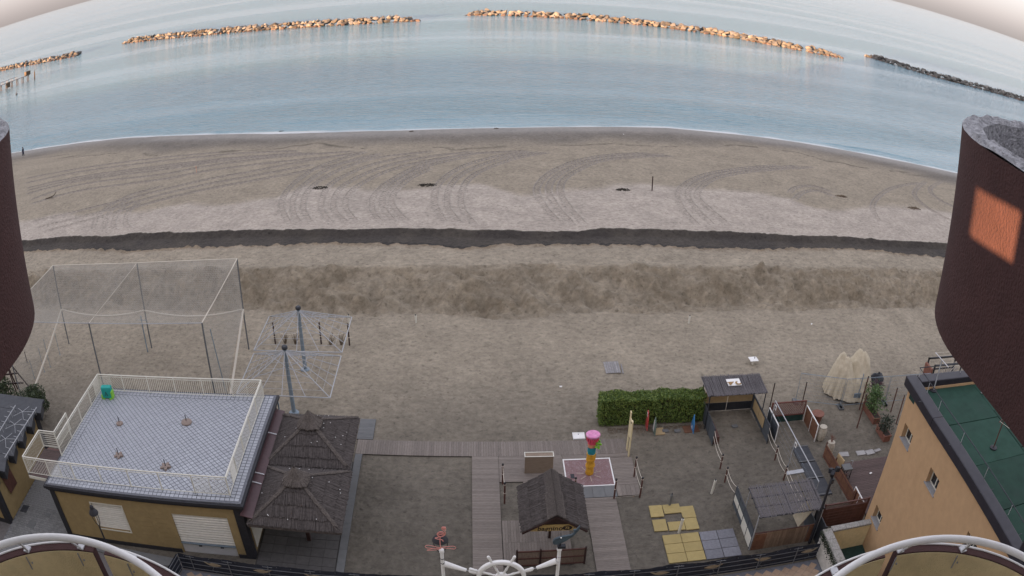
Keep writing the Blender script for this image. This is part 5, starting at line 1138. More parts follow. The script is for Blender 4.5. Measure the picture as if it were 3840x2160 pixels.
# ================================================================== ENCLOSURE WITH LATTICE, CLOTHESLINE, JARS
lat = thing('lattice_panel', (16.8,34.7,0), 'dark red lattice panel with a green lower board', 'lattice panel'); MB().box(15.72,17.92,34.68,34.72,.02,.42).build('lower_board', MT['greenfloor'], lat)
for (x0,x1,z0,z1) in ((15.70,17.94,1.26,1.33),(15.70,17.94,.42,.49),(15.70,15.77,.49,1.26),(17.87,17.94,.49,1.26)): MB().box(x0,x1,34.67,34.73,z0,z1).build('frame', MT['lattice'], lat)
m1 = MB().box(-.011,.011,-.008,.008,-.54,.54).mesh('lath', MT['brownwood'])
for k in range(22):
    x = 15.35+k*.135
    for s in (-1,1):
        xc = x; pts_ = []
        # clip each diagonal lath to the frame
        def zof(xx): return .87 + s*(xx-xc)
        xa, xb = max(15.77, xc-.385), min(17.87, xc+.385)
        if xb-xa > .05: MB().bar((xa,34.70+.012*s,zof(xa)),(xb,34.70+.012*s,zof(xb)),.05,.014).build('lath', MT['lattice'], lat)
ls = thing('side_screen', (15.55,33.8,0), 'dark screen with white top rail between the shelter and the lattice', 'screen'); side_screen(ls, 15.55, 32.82, 34.62, 1.08, split=1, rail='white')
rs = thing('side_screen', (17.98,33.5,0), 'brown board screen with white top rail beside the terracotta tub', 'screen'); side_screen(rs, 17.98, 32.5, 34.6, 1.05, split=2, mat='orangewood', rail='white'); MB().bar((17.98,32.5,.55),(17.98,34.6,.55),.035).build('middle_rail', MT['orangewood'], rs)
def jar(p, h, label, prof, mat='jar', name='jar', cat='jar', soil=True):
    t = thing(name, p, label, cat); r_ = MB().lathe(p, [(r*h,z*h) for r,z in prof], 22).build('body', MT[mat], t, smooth=True); top = prof[-1]
    if soil: MB().lathe(p+Vector((0,0,h*.97)),[(top[0]*h*.82,0),(top[0]*h*.8,.035)],18).build('soil', MT['soil'], t)
    MB().lathe(p+Vector((0,0,h)),[(top[0]*h*1.0,-.02),(top[0]*h*1.12,0),(top[0]*h*1.1,.05),(top[0]*h*.9,.055)],22).build('rim', MT[mat], t); return t
JP_ = [(.20,0),(.28,.2),(.33,.55),(.32,.8),(.25,1)]
jar(G(3075,1650),.85,'tall pale stone jar at the end of the brown board screen',JP_); j2 = jar(G(3105,1705),.80,'tall pale stone jar with a bare plant at the slatted fence',JP_)
p = G(3105,1705)+Vector((0,0,.8)); m_ = MB(); rr = random.Random(3)
for k in range(9):
    a = rr.uniform(0,6.28); b_ = p+Vector((.22*math.cos(a),.22*math.sin(a),rr.uniform(.3,.6))); m_.tube([p,(p+b_)/2+Vector((0,0,.08)),b_],.014,5,.006); m_.tube([(p+b_)/2,(p+b_)/2+Vector((rr.uniform(-.18,.18),rr.uniform(-.18,.18),.2))],.009,4,.004)
m_.build('bare_plant', MT['terracotta'], j2)
jar(G(3060,1582),.55,'wide terracotta tub behind the brown board screen',[(.46,0),(.54,.4),(.62,.9),(.66,1)],'terracotta','tub','tub')
# clothesline / net frame
FA, FB, FC = G(2908,1503,1.94), G(2984,1644,1.94), G(3071,1806,1.94)
cf = thing('line_frame', (FB.x,FB.y,0), 'thin grey metal line frame with two small white plates', 'metal frame')
MB().tube([FA,FB,FC],.028,8).build('top_bar', MT['galv'], cf)
for q in (FA,FB,FC): MB().tube([Vector((q.x,q.y,0)),q],.025,8).build('post', MT['galv'], cf)
for k in range(4): MB().tube([FA-Vector((0,0,.5+.3*k)),FB-Vector((0,0,.5+.3*k)),FC-Vector((0,0,.5+.3*k))],.0035,4).build('line', MT['bluegrey'], cf)
for q in (FA+(FB-FA)*.06,FB+(FC-FB)*.05):
    pl = MB().obox(q-Vector((0,0,.28)),(.02,.24,.26)).build('plate', MT['white'], cf); MB().obox(q-Vector((.012,0,.28)),(.012,.12,.13)).build('plate_mark', MT['dark'], pl)
# dark reed mat on the ground
t = thing('reed_mat', (16.9,29.9,0), 'long dark reed mat lying on the sand under the line frame', 'mat'); rr = random.Random(9)
me_ = MB().box(-.06,.06,-.72,.72,0,.03).mesh('slat', MT['charcoal'])
for j in range(3):
    for k in range(8): piece('slat', me_, t, (16.46+k*.125+.02*j, 31.4-j*1.5, .012), (0,0,rr.uniform(-.01,.01)))
for y in (32.1,30.7,29.2,27.75): MB().box(16.4,17.42,y,y+.07,.04,.06).build('cross_strip', MT['slab'], t)
single('grey_strip', MB().obox((15.95,29.95,.02),(1.1,.30,.04),.05), MT['galv'], 'grey metal strip lying across the end of the sand path', 'metal strip')
# slatted orange fence
t = thing('slatted_fence', (18.05,28.7,0), 'orange-brown slatted fence beside the dark wooden deck', 'fence'); me_ = MB().box(-.012,.012,-.045,.045,.06,.86).mesh('slat', MT['orangewood'])
for k in range(40): piece('slat', me_, t, (17.98+.16*k/40,30.9-k*.113,0))
for z in (.2,.75): MB().bar((17.96,30.95,z),(18.12,26.4,z),.03,.05).build('rail', MT['brownwood'], t)
for f in (0,.33,.66,1): MB().box(17.96+.16*f+.02,18.02+.16*f+.02,30.92-4.5*f,30.98-4.5*f,0,1.0).build('post', MT['brownwood'], t)
rs2 = thing('side_screen', (18.2,25.9,0), 'brown board screen with white top rail at the end of the slatted fence', 'screen'); side_screen(rs2, 18.22, 25.35, 26.75, 1.05, split=2, mat='orangewood', rail='white')
dk_ = planks('dark_deck', 18.75, 24.5, 24.6, 30.1, 'x', z=.06, wd=.14, seg=2.9, mat='browndeck')
t = thing('wash_basin', (18.62,28.95,0), 'pale square wash basin on legs beside the dark deck', 'basin'); MB().box(18.35,18.9,28.65,29.2,.62,.72).build('bowl', MT['slab'], t, bevel=.02)
for (x,y) in ((18.4,28.7),(18.85,28.7),(18.4,29.15),(18.85,29.15)): MB().box(x-.02,x+.02,y-.02,y+.02,0,.62).build('leg', MT['dark'], t)
MB().tube([(18.95,29.0,0),(18.95,29.0,1.0),(18.8,29.0,1.05)],.018,6).build('tap', MT['galv'], t)
single('leaning_plank', MB().obox((18.5,29.75,.38),(.05,.75,.78),.15,0,.15), MT['board'], 'tan board leaning beside the wash basin', 'board')
for k,(px,py,lab) in enumerate(((3165,1705,'stepping slab lying alone beside the pale jar'),(3228,1700,'stepping slab, middle one of the three in line by the deck'),(3262,1697,'stepping slab at the deck next to another and a broken corner'),(3290,1690,'broken stepping slab piece close to the peach building'))):
    p = G(px,py); single('stepping_slab', MB().obox(p+Vector((0,0,.02)),(.58-.1*(k==3),.42-.2*(k==3),.06),.12*k-.15), MT['palestone'], lab, 'slab', bevel=.01)
single('paper_scrap', MB().obox(G(3265,1775,.09)+Vector((0,0,.02)),(.16,.1,.02),.4), MT['white'], 'white scrap lying on the dark deck', 'litter')

# ------------------------------------------------------------------ poles, mesh fence, planters
def pole(px,py,h,lean,label,r=.045,mat='brownwood',base=None):
    p = base or GT(px,py); t = thing('rusty_pole', p, label, 'pole', 'poles by the mesh fence'); MB().tube([p-Vector((0,0,.05)),p+Vector((lean*h,0,h*.55)),p+Vector((lean*h,0,h))] if 0 else [p-Vector((0,0,.05)),p+Vector((lean*h,0,h))],r,8).build('shaft', MT[mat], t, smooth=True); MB().lathe(p+Vector((lean*h,0,h)),[(r*1.1,-.04),(r*1.1,.01)],8).build('cap', MT['dark'], t)
pole(3213,1605,2.25,.02,'rust brown pole standing alone on the sand'); pole(3222,1537,2.3,.02,'rust brown pole next to the covered ride',.045); pole(2887,1525,1.55,0,'dark pole behind the lattice panel, shelter side',.035,'postwood'); pole(3006,1520,1.55,0,'dark pole behind the lattice panel, tub side',.035,'postwood')
pole(3340,1545,1.7,.0,'rust brown pole behind the planter shrub',.04); pole(3360,1590,2.0,.0,'rust brown pole between planter and peach building',.04)
mf = thing('mesh_fence', (21,35.6,0), 'temporary wire mesh fence of steel frames on block feet', 'fence')
for (a,b) in ((Vector((18.1,36.6,.08)),Vector((20.9,35.62,.08))),(Vector((20.98,35.58,.08)),Vector((24.3,35.5,.08))),(Vector((24.38,35.5,.08)),Vector((27.7,35.4,.08)))):
    H_ = Vector((0,0,1.88)); fr_ = MB().tube([a,a+H_,b+H_,b],.022,6).tube([a+Vector((0,0,.1)),b+Vector((0,0,.1))],.018,6).build('frame', MT['bluegrey'], mf); m_ = MB(); L = (b-a).length; n = int(L/.11)
    for k in range(1,n): q = a+(b-a)*k/n; m_.tube([q+Vector((0,0,.1)),q+H_],.0035,3,cap=False)
    for z in np.arange(.3,1.85,.25): m_.tube([a+Vector((0,0,z)),b+Vector((0,0,z))],.0035,3,cap=False)
    tag(m_.build('wire_mesh', MT['bluegrey'], fr_), kind='stuff')
    for q in (a,b): MB().obox(q+Vector((0,0,-.02)),(.25,.6,.12)).build('foot_block', MT['slab'], mf)
def planter(p, L, rz, label, h, n, seed, mat='shrub'):
    t = thing('planter', p, label, 'planter', 'terracotta planters with shrubs'); MB().obox(Vector(p)+Vector((0,0,.2)),(.5,L,.4),rz).build('box', MT['terracotta'], t, bevel=.02); MB().obox(Vector(p)+Vector((0,0,.385)),(.56,L+.06,.06),rz).build('rim', MT['terracotta'], t); MB().obox(Vector(p)+Vector((0,0,.40)),(.42,L-.08,.05),rz).build('soil', MT['soil'], t)
    rr = random.Random(seed); m_ = MB()
    for k in range(n):
        q = Vector(p)+Vector((rr.gauss(0,.26),rr.gauss(0,L*.22),.45+h*rr.random()**.8)); leaves(m_, rr, q, .13, .5)
    tag(m_.build('shrub', MT[mat], t), kind='stuff'); s_ = MB()
    for k in range(7): s_.tube([Vector(p)+Vector((rr.uniform(-.1,.1),rr.uniform(-.3,.3),.4)),Vector(p)+Vector((rr.uniform(-.2,.2),rr.uniform(-.4,.4),.4+h*.8))],.02,5,.008)
    s_.build('stems', MT['bark'], t)
planter((22.75,34.4,0),1.9,0,'long terracotta planter with a tall bright green shrub',1.45,1500,1); planter((22.7,32.2,0),1.3,0,'terracotta planter with dark sparse shrub near the peach wall',.8,500,2,'darkshrub')
p = Vector((23.6,35.9,0)); t = thing('dracaena_plant', p, 'spiky dark red-leaved plant behind the mesh fence', 'plant'); MB().tube([p,p+Vector((0,0,1.1))],.05,7,.035).build('trunk', MT['bark'], t); m_ = MB(); rr = random.Random(6)
for k in range(46):
    a = rr.uniform(0,6.28); e = rr.uniform(-.2,1.2); d_ = Vector((math.cos(a)*math.cos(e),math.sin(a)*math.cos(e),math.sin(e))); b_ = p+Vector((0,0,1.1)); s_ = d_.orthogonal().normalized()*.035; m_.add([b_-s_,b_+s_,b_+d_*.35+s_,b_+d_*.35-s_,b_+d_*.65-Vector((0,0,.12))],[(0,1,2,3),(3,2,4)])
m_.build('leaves', MT['dracaena'], t)

# ------------------------------------------------------------------ ride under a beige tarpaulin
tc_ = Vector((22.2,37.4,0)); t = thing('covered_ride', tc_, 'double-peaked ride wrapped in a creased beige tarpaulin', 'covered ride'); m_ = MB(); rr = random.Random(7)
NA, NR = 120, 44; V = []; fz2 = lambda a,k: mnoise.noise(Vector((math.cos(a)*k,math.sin(a)*k,k)))
SUP = [(-.82,.15,2.5),(-.62,-.12,2.38),(-1.25,.1,1.35),(-1.05,-.5,1.5),(.50,.2,2.62),(.72,.02,2.55),(.62,.45,2.5),(1.1,-.35,1.6),(.1,-.95,1.25),(-.1,.2,1.72),(.15,.9,1.3),(1.2,.4,1.45)]
def env(x, y): return max(h_*1.0 - 1.9*(math.sqrt((x-a_)**2+(y-b_)**2+.05)-.2)**.95 for a_,b_,h_ in SUP)
def crease(x, y): return .20*(1-2*abs(mnoise.noise(Vector((x*1.6+y*.9,y*1.3-x*.5,3))))) + .11*(1-2*abs(mnoise.noise(Vector((x*3.7,y*3.1,8)))))
for i in range(NR+1):
    f = i/NR
    for k in range(NA):
        a = 2*math.pi*k/NA; rad = 1.38*(1+.07*math.cos(2*a)+.12*fz2(a,1.5)); fold = .30*(1-2*abs(fz2(a,3.2)))+.14*fz2(a,9)
        if f < .62:
            g2 = f/.62; x, y = rad*.8*g2*math.cos(a), rad*.8*g2*math.sin(a); zz = max(env(x,y), .95) + crease(x,y)*(.35+.65*g2)
        else:
            g2 = (f-.62)/.38; x0_, y0_ = rad*.8*math.cos(a), rad*.8*math.sin(a); zz = (max(env(x0_,y0_), .95)+crease(x0_,y0_))*(1-g2) + (.10+.16*fz2(a,3))*g2
            rr2 = rad*(.8+.26*g2**.8)+fold*g2; x, y = rr2*math.cos(a), rr2*math.sin(a); zz += .12*mnoise.noise(Vector((x*4,y*4,zz*3)))
        V.append(tc_+Vector((x,y,max(zz,.02))))
m_.add(V,[(i*NA+k,i*NA+(k+1)%NA,(i+1)*NA+(k+1)%NA,(i+1)*NA+k) for i in range(NR) for k in range(NA)]); m_.build('tarpaulin', MT['tarp'], t, smooth=True)
MB().lathe(tc_,[(1.2,0),(1.22,.12),(1.1,.2)],20).build('base', MT['dark'], t); MB().tube([tc_+Vector((.15,-1.42,2.0)),tc_+Vector((.1,-1.5,1.0)),tc_+Vector((.05,-1.45,.1))],.035,6).build('tie_strap', MT['bluegrey'], t)
MB().obox(tc_+Vector((.05,-1.42,.35)),(.5,.06,.65),0,.1).build('exposed_panel', MT['bluegrey'], t)
p = GT(3282,1440); t = thing('black_sack', p, 'full black sack lying behind the covered ride', 'sack'); m_ = MB(); V = []; 
for i in range(9):
    for k in range(16):
        th = math.pi*i/8; a = 2*math.pi*k/16; v = Vector((math.sin(th)*math.cos(a)*.62,math.sin(th)*math.sin(a)*.45,math.cos(th)*.42+.36)); v *= 1+.14*mnoise.noise(v*3); V.append(p+Vector((v.x,v.y,max(v.z,0))))
m_.add(V,[(i*16+k,i*16+(k+1)%16,(i+1)*16+(k+1)%16,(i+1)*16+k) for i in range(8) for k in range(16)]); m_.build('sack', MT['black'], t, smooth=True); MB().lathe(p+Vector((.1,0,.74)),[(.05,0),(.09,.1),(.03,.14)],8).build('tied_neck', MT['black'], t)
# ================================================================== SLATTED REED SHELTER (near)
s2 = thing('reed_shelter', (13.5,25.5,0), 'sparse stick-roofed shelter with boarded front and white side panels', 'shelter'); rr = random.Random(18)
m_ = MB(); reed_flat(m_, rr, 11.85,15.2,24.28,26.6,2.14,2.2,.031,.0135); tag(m_.build('stick_roof', MT['reed'], s2), kind='stuff')
for y in (24.35,25.1,25.8,26.5): MB().bar((11.8,y,2.10),(15.2,y,2.10),.05).build('roof_batten', MT['charcoal'], s2)
for x in (11.9,13.5,15.12): MB().bar((x,24.35,2.05),(x,26.5,2.05),.05).build('roof_beam', MT['charcoal'], s2)
for (x,y) in ((11.86,24.5),(15.14,24.4),(11.95,26.5),(15.12,26.5)): MB().tube([(x,y,0),(x,y,2.08)],.035,8).build('post', MT['galv'], s2)
me_ = MB().box(-.045,.045,-.012,.012,0,1.02).mesh('board', MT['vboard'])
for k in range(23): piece('board', me_, s2, (12.55+k*.094,24.42+.006*(k%2),.02))
for (x0,x1) in ((11.9,12.5),(14.72,15.1)): MB().box(x0,x1,24.40,24.44,.03,1.0 if x0 < 13 else 1.12).build('plain_panel', MT['orangewood'], s2)
MB().bar((11.88,24.44,1.06),(15.1,24.42,1.08),.04).build('front_rail', MT['brownwood'], s2)
MB().obox((14.55,25.2,1.3),(.04,.9,1.2),0,0,.5).build('pale_cloth', MT['tarp'], s2)
for k in range(4):
    a, b = 24.6+k*.85, 24.6+(k+1)*.85-.05; MB().box(11.84,11.87,a,b,.30,.62).build('white_panel', MT['ivory'], s2); MB().box(11.835,11.865,a,b,.66,1.05).build('dark_panel', MT['screen'], s2); MB().box(11.84,11.87,a,b,.03,.27).build('lower_panel', MT['ivory' if k < 2 else 'screen'], s2)
    MB().tube([(11.855,a,0),(11.855,a,1.1)],.022,6).build('side_post', MT['charcoal'], s2)
MB().bar((11.855,24.5,1.1),(11.855,28.0,1.1),.05).build('side_rail', MT['charcoal'], s2); MB().tube([(11.855,27.98,0),(11.855,27.98,1.1)],.03,6).build('side_post', MT['charcoal'], s2)
MB().box(15.08,15.12,24.5,26.5,.05,1.05).build('side_panel', MT['screen'], s2)
# ------------------------------------------------------------------ rubber mats
def mat_(x0,x1,y0,y1,mt,label,group,rz=0): single('rubber_mat', MB().obox(((x0+x1)/2,(y0+y1)/2,.03),(x1-x0,y1-y0,.05),rz), MT[mt], label, 'rubber mat', group, bevel=.008)
RG = 'yellow rubber mats laid in a ring'
for k,(a,lab) in enumerate([((7.72,8.34,27.51,28.37),'yellow mat at the ring corner towards the pale tube'),((8.38,9.19,27.69,28.37),'yellow mat of the ring between two corner mats, sea side'),((9.19,9.84,27.25,28.12),'yellow mat at the ring corner towards the shelter side, sea end'),((9.19,9.82,26.37,27.21),'yellow mat at the ring corner with stains and a drawn mark'),((7.71,8.34,26.46,27.30),'yellow mat at the ring corner towards the boardwalk, hotel end'),((8.40,9.17,26.42,27.05),'yellow mat of the ring behind the white tube')]): mat_(*a,'padyellow',lab,RG,(-.02,.02,0,.01,-.01,-.02)[k])
YG, GG = 'yellow rubber mats laid as a block', 'grey rubber mats laid as a block'
rows = ['nearest the ring','in the middle row','nearest the dark fence']
for j in range(3):
    for i in range(2):
        y1_ = 26.13-j*.66; mat_(8.0+i*.86,8.84+i*.86,y1_-.63,y1_,'padyellow','yellow mat of the solid block, '+rows[j]+(', boardwalk side' if i == 0 else ', next to the grey mats'),YG)
        mat_(9.74+i*.85,10.56+i*.85,y1_-.65,y1_-.02,'padgrey','grey mat of the block, '+rows[j]+(', next to the yellow mats' if i == 0 else ', shelter side'),GG)
# ================================================================== TERRACE FENCE
FX0, FX1 = Vector((-13.3,22.72,0)), Vector((14.95,23.1,0)); fd = (FX1-FX0).normalized(); fn = Vector((-fd.y,fd.x,0)); FL = (FX1-FX0).length
tf_ = thing('terrace_fence', (0.8,22.9,0), 'long steel railing with dark navy windscreen fabric and bird cut-outs', 'fence'); rr = random.Random(21)
def FP(s,o,z): return FX0+fd*s+fn*o+Vector((0,0,z))
V = []; n = 220
for k in range(n+1):
    s = FL*k/n; b = s/3.0; tz = 1.03 + .05*abs(math.sin(math.pi*b))*-1 + .02*rr.uniform(-1,1)
    for z in (.03,.35,.7,tz): V.append(FP(s,.06+.03*math.sin(s*2.3+z*3)*z,z))
MB().add(V,[(4*k+j,4*k+4+j,4*k+5+j,4*k+1+j) for k in range(n) for j in range(3)]).build('windscreen_fabric', MT['fabric'], tf_, smooth=True)
for z in (.22,.50,.78): MB().tube([FP(0,0,z),FP(FL,0,z)],.016,6).build('rail', MT['pipe'], tf_)
pm_ = MB().box(-.02,.02,-.02,.02,0,1.0).mesh('post', MT['pipe']); tmm = MB().box(-.22,.22,-.012,.012,0,.02).mesh('post_cap_bar', MT['pipe'])
for k in range(15):
    s = FL*(k+.35)/15; po = piece('post', pm_, tf_, FP(s,-.02,0)); piece('post_cap_bar', tmm, po, FP(s,-.04,.97))
for k in range(44):
    s = FL*(k+.5)/44; MB().lathe(FP(s,.045,.93),[(.018,-.01),(.018,.01)],6,axis=(0,-1,0)).build('eyelet', MT['pipe'], tf_)
for k in range(12):
    s = FL*(k+.75)/12; A_ = FP(s,-.03,.62); f_ = 1 if k%2 else -1
    out = [(-.42,.05),(-.2,.14),(.05,.16),(.2,.10),(.34,.18),(.45,.17),(.36,.10),(.22,.0),(.02,-.06),(-.2,-.03)]
    b_ = MB().prism([A_+fd*(x*f_)+Vector((0,0,z)) for x,z in out],fn*-.008).build('bird_cutout', MT['bird'], tf_)
    MB().tube([A_+fd*(-.02*f_)+Vector((0,-.012,-.04)),A_+fd*(.12*f_)+Vector((0,-.012,-.3)),A_+fd*(-.08*f_)+Vector((0,-.012,-.42))],.010,4).build('bird_leg', MT['pipe'], b_)
# return of the fence at its left end
MB().add([(-13.32,22.72,.03),(-13.32,22.72,1.05),(-13.75,20.2,1.05),(-13.75,20.2,.03)],[(0,1,2,3)]).build('windscreen_fabric', MT['fabric'], tf_)
for z in (.22,.50,.78,1.02): MB().tube([(-13.25,22.7,z),(-13.68,20.2,z)],.016,6).build('rail', MT['pipe'], tf_)
ter = tag(MB().prism([(-13.3,17.5,-.02),(15.0,17.5,-.02),(15.0,23.04,-.02),(-13.3,22.68,-.02)],(0,0,.05)).build('terrace_floor', MT['grout'], None), kind='structure')
tmesh = MB().box(-.16,.16,-.16,.16,0,.012).mesh('tile', MT['teratile']); tls = []
for i in range(-70,71):
    for j in range(-70,71):
        u, v = i*.332, j*.332; x, y = .8+(u-v)*.7071, 21+(u+v)*.7071
        if -13.05 < x < 14.75 and 20.2 < y < 22.44+.36*(x+13.3)/28: tls.append((x,y))
tls.sort(key=lambda q: -q[0]-(.0)*q[1])
for x,y in tls[:290]: piece('tile', tmesh, ter, (x,y,.03), (0,0,R(45)))
rest = MB()
for x,y in tls[290:]: rest.obox((x,y,.036),(.32,.32,.012),R(45))
tag(rest.build('tiles', MT['teratile'], ter), kind='stuff')
# ================================================================== COURTYARD WALL
cw = thing('courtyard_wall', (15.3,22,0), 'white block courtyard wall with mossy stone coping and ivy edge', 'wall'); MB().box(15.06,15.30,17.6,23.62,0,1.36).build('core', MT['stone'], cw)
bmh = MB().box(-.02,.02,-.145,.145,.006,.124).mesh('block', MT['block'])
for j in range(10):
    for k in range(20):
        y = 23.45-k*.30-(.15 if j%2 else 0)
        if y > 17.7: piece('block', bmh, cw, (15.05,y,.01+j*.13))
for k in range(8): MB().obox((15.27,23.2-k*.78,1.40),(.44,.76,.10),rr.uniform(-.01,.01)).build('coping_stone', MT['stone'], cw, bevel=.015)
for k in range(3): MB().obox((15.9+k*.78,23.52,1.40),(.76,.36,.10),rr.uniform(-.01,.01)).build('coping_stone', MT['stone'], cw, bevel=.015)
MB().box(15.3,17.82,23.4,23.62,0,1.36).build('rear_core', MT['cream'], cw)
iv = MB()
for k in range(1900):
    y = rr.uniform(18,23.6); q = Vector((15.0+rr.gauss(0,.05),y,1.36-abs(rr.gauss(0,.16)))); leaves(iv, rr, q, .085, .2)
tag(iv.build('ivy', MT['darkshrub'], cw), kind='stuff')
tag(MB().box(15.3,17.8,17.6,23.4,-.02,.02).build('courtyard_floor', MT['greenfloor'], None), kind='structure')
# brown fence with pierced top
bf = thing('board_fence', (17,25.2,0), 'dark brown board fence with pierced lattice top beside the lamp post', 'fence')
for k in range(6): MB().box(15.75,18.3,25.19,25.22,.03+k*.19,.205+k*.19).build('board', MT['brownwood'], bf)
for z in (1.18,1.46): MB().box(15.7,18.35,25.17,25.24,z,z+.05).build('rail', MT['brownwood'], bf)
for k in range(36): MB().bar((15.78+k*.07,25.20,1.23),(15.85+k*.07,25.20,1.46),.022,.02).build('lath', MT['brownwood'], bf)
for x in (15.72,18.32): MB().box(x-.04,x+.04,25.16,25.25,0,1.55).build('post', MT['brownwood'], bf)
single('white_plate', MB().obox((15.45,25.0,1.15),(.03,.16,.34)), MT['white'], 'small white plate fixed beside the lamp post', 'sign')
gt = thing('dark_gate', (15.5,24.6,0), 'narrow dark sheet gate between the stick-roofed shelter and the wall', 'gate'); MB().box(15.25,15.29,23.7,25.1,.05,1.45).build('panel', MT['charcoal'], gt); [MB().box(15.22,15.32,y_,y_+.06,0,1.5).build('post', MT['dark'], gt) for y_ in (23.64,25.1)]
# ================================================================== LAMP POSTS
def lamp(p, h, label, rb=.25):
    t = thing('street_lamp', p, label, 'street lamp', 'black street lamps'); p = Vector(p); MB().tube([p,p+Vector((0,0,h-.85))],.055,10,.04).build('post', MT['dark'], t, smooth=True); MB().lathe(p,[(.12,0),(.12,.2),(.07,.3),(.06,.6)],12).build('base', MT['dark'], t)
    for s in (-1,1): MB().tube([p+Vector((0,0,h-.86)),p+Vector((s*.12,0,h-.72)),p+Vector((s*rb*.8,0,h-.42)),p+Vector((s*rb*.85,0,h-.12))],.018,6).build('fork_arm', MT['dark'], t)
    MB().lathe(p+Vector((0,0,h-.15)),[(rb*.95,0),(rb,.03),(rb*.85,.12),(rb*.55,.22),(.10,.28),(.11,.34),(.075,.42),(.02,.47)],20).build('lamp_hood', MT['dark'], t, smooth=True)
    MB().lathe(p+Vector((0,0,h-.30)),[(.05,0),(.09,.04),(.09,.14)],10).build('bulb_holder', MT['greywhite'], t)
lamp((-16.28,21.22,0),4.2,'black street lamp with hooded head in front of the kiosk window shutter'); lamp((-1.43,21.9,0),4.2,'black street lamp with hooded head directly behind the pink flamingo figure',.30)
p = Vector((14.98,24.3,0)); t = thing('floodlight_post', p, 'thick dark post with floodlights beside the stick-roofed shelter', 'lamp post'); MB().tube([p,p+Vector((0,0,4.3))],.085,10,.06).build('post', MT['dark'], t, smooth=True)
for k,(a,z) in enumerate(((.2,4.35),(1.9,4.2),(4.0,4.25))): MB().obox(p+Vector((.18*math.cos(a),.18*math.sin(a),z)),(.24,.18,.22),a,0,.35).build('floodlight', MT['black'], t, bevel=.02)
MB().obox(p+Vector((0,-.1,3.8)),(.16,.10,.25)).build('junction_box', MT['charcoal'], t)
# ================================================================== PEACH BUILDING ON THE RIGHT
rb = thing('peach_building', (24,18,0), 'peach rendered building with dark parapet and green flat roof', 'building'); ZB = 8.45
wl_ = [Vector((17.81,24.2,0)),Vector((17.6,21.15,0)),Vector((17.42,12.0,0))]
def wall_windows(a, b, wins, nm='wall'):
    d = (b-a).normalized(); L = (b-a).length; n_ = Vector((-d.y,d.x,0)); n_ = n_ if n_.x > 0 else -n_; m_ = MB()
    sx_ = sorted(set([0,L]+[w for q in wins for w in q[:2]])); 
    for i in range(len(sx_)-1):
        s0, s1 = sx_[i], sx_[i+1]; hol = sorted([(q[2],q[3]) for q in wins if q[0] <= s0+1e-6 and q[1] >= s1-1e-6]); z = 0
        for h0, h1 in hol+[(ZB,ZB)]:
            if h0 > z: m_.prism([a+d*s0+Vector((0,0,z)),a+d*s1+Vector((0,0,z)),a+d*s1+n_*.35+Vector((0,0,z)),a+d*s0+n_*.35+Vector((0,0,z))],(0,0,h0-z))
            z = h1
    m_.build(nm, MT['peach'], rb)
    for q in wins:
        s0,s1,z0,z1 = q[:4]; w_ = MB()
        for (u0,u1,v0,v1) in ((s0,s1,z0,z0+.06),(s0,s1,z1-.06,z1),(s0,s0+.06,z0+.06,z1-.06),(s1-.06,s1,z0+.06,z1-.06),((s0+s1)/2-.03,(s0+s1)/2+.03,z0+.06,z1-.06)):
            w_.prism([a+d*u0+n_*.25+Vector((0,0,v0)),a+d*u1+n_*.25+Vector((0,0,v0)),a+d*u1+n_*.31+Vector((0,0,v0)),a+d*u0+n_*.31+Vector((0,0,v0))],(0,0,v1-v0))
        wo = w_.build('window', MT['frame'], rb)
        MB().prism([a+d*(s0+.05)+n_*.28+Vector((0,0,z0+.05)),a+d*(s1-.05)+n_*.28+Vector((0,0,z0+.05)),a+d*(s1-.05)+n_*.29+Vector((0,0,z0+.05)),a+d*(s0+.05)+n_*.29+Vector((0,0,z0+.05))],(0,0,z1-z0-.1)).build('pane', MT['glass'], wo)
        MB().prism([a+d*(s0-.06)-n_*.06+Vector((0,0,z0-.035)),a+d*(s1+.06)-n_*.06+Vector((0,0,z0-.035)),a+d*(s1+.06)+n_*.249+Vector((0,0,z0-.035)),a+d*(s0-.06)+n_*.249+Vector((0,0,z0-.035))],(0,0,.045)).build('sill', MT['sill'], wo)
wall_windows(wl_[0], wl_[1], [(.62,1.66,6.22,6.95),(.62,1.62,1.68,2.42)]); wall_windows(wl_[1], wl_[2], [(.95,1.95,6.22,6.97),(5.3,6.3,6.3,7.0),(.95,1.95,1.68,2.42)])
MB().box(17.82,34,23.85,24.2,0,ZB).box(33.6,34,12,23.85,0,ZB).box(17.6,33.6,11.6,12.0,0,ZB).build('wall', MT['peach'], rb)
MB().box(17.775,17.80,23.80,23.92,8.15,8.32).build('vent', MT['dark'], rb)
# parapet capping, overhanging
cap = [Vector((17.64,24.5,0)),Vector((17.42,21.1,0)),Vector((17.24,11.4,0))]; pc = MB()
for i in range(2):
    a, b = cap[i], cap[i+1]; m = Vector((.62,0,0)); pc.prism([a+Vector((0,0,8.32)),b+Vector((0,0,8.32)),b+m+Vector((0,0,8.32)),a+m+Vector((0,0,8.32))],(0,0,.44))
pc.prism([Vector((18.28,23.88,8.32)),Vector((34.2,23.88,8.32)),Vector((34.2,24.5,8.32)),Vector((18.28,24.5,8.32))],(0,0,.42)); pcap = pc.build('parapet_capping', MT['roofpar'], rb, bevel=.05)
for y in (22.4,19.2,16.0,13.2): MB().box(17.3,18.1,y,y+.03,8.735,8.75).build('capping_seam', MT['charcoal'], pcap)
for i in range(4):
    for j in range(4):
        x0, y0 = 18.0+i*3.8, 12.2+j*2.95+(.5 if i%2 else 0); MB().box(x0,x0+3.76,y0,min(y0+2.91,23.86),8.20,8.32+.012*((i+j)%2)).build('roof_sheet', MT['green'], rb)
MB().box(17.75,33.7,12,23.9,8.0,8.2).build('roof_deck', MT['greenfloor'], rb)
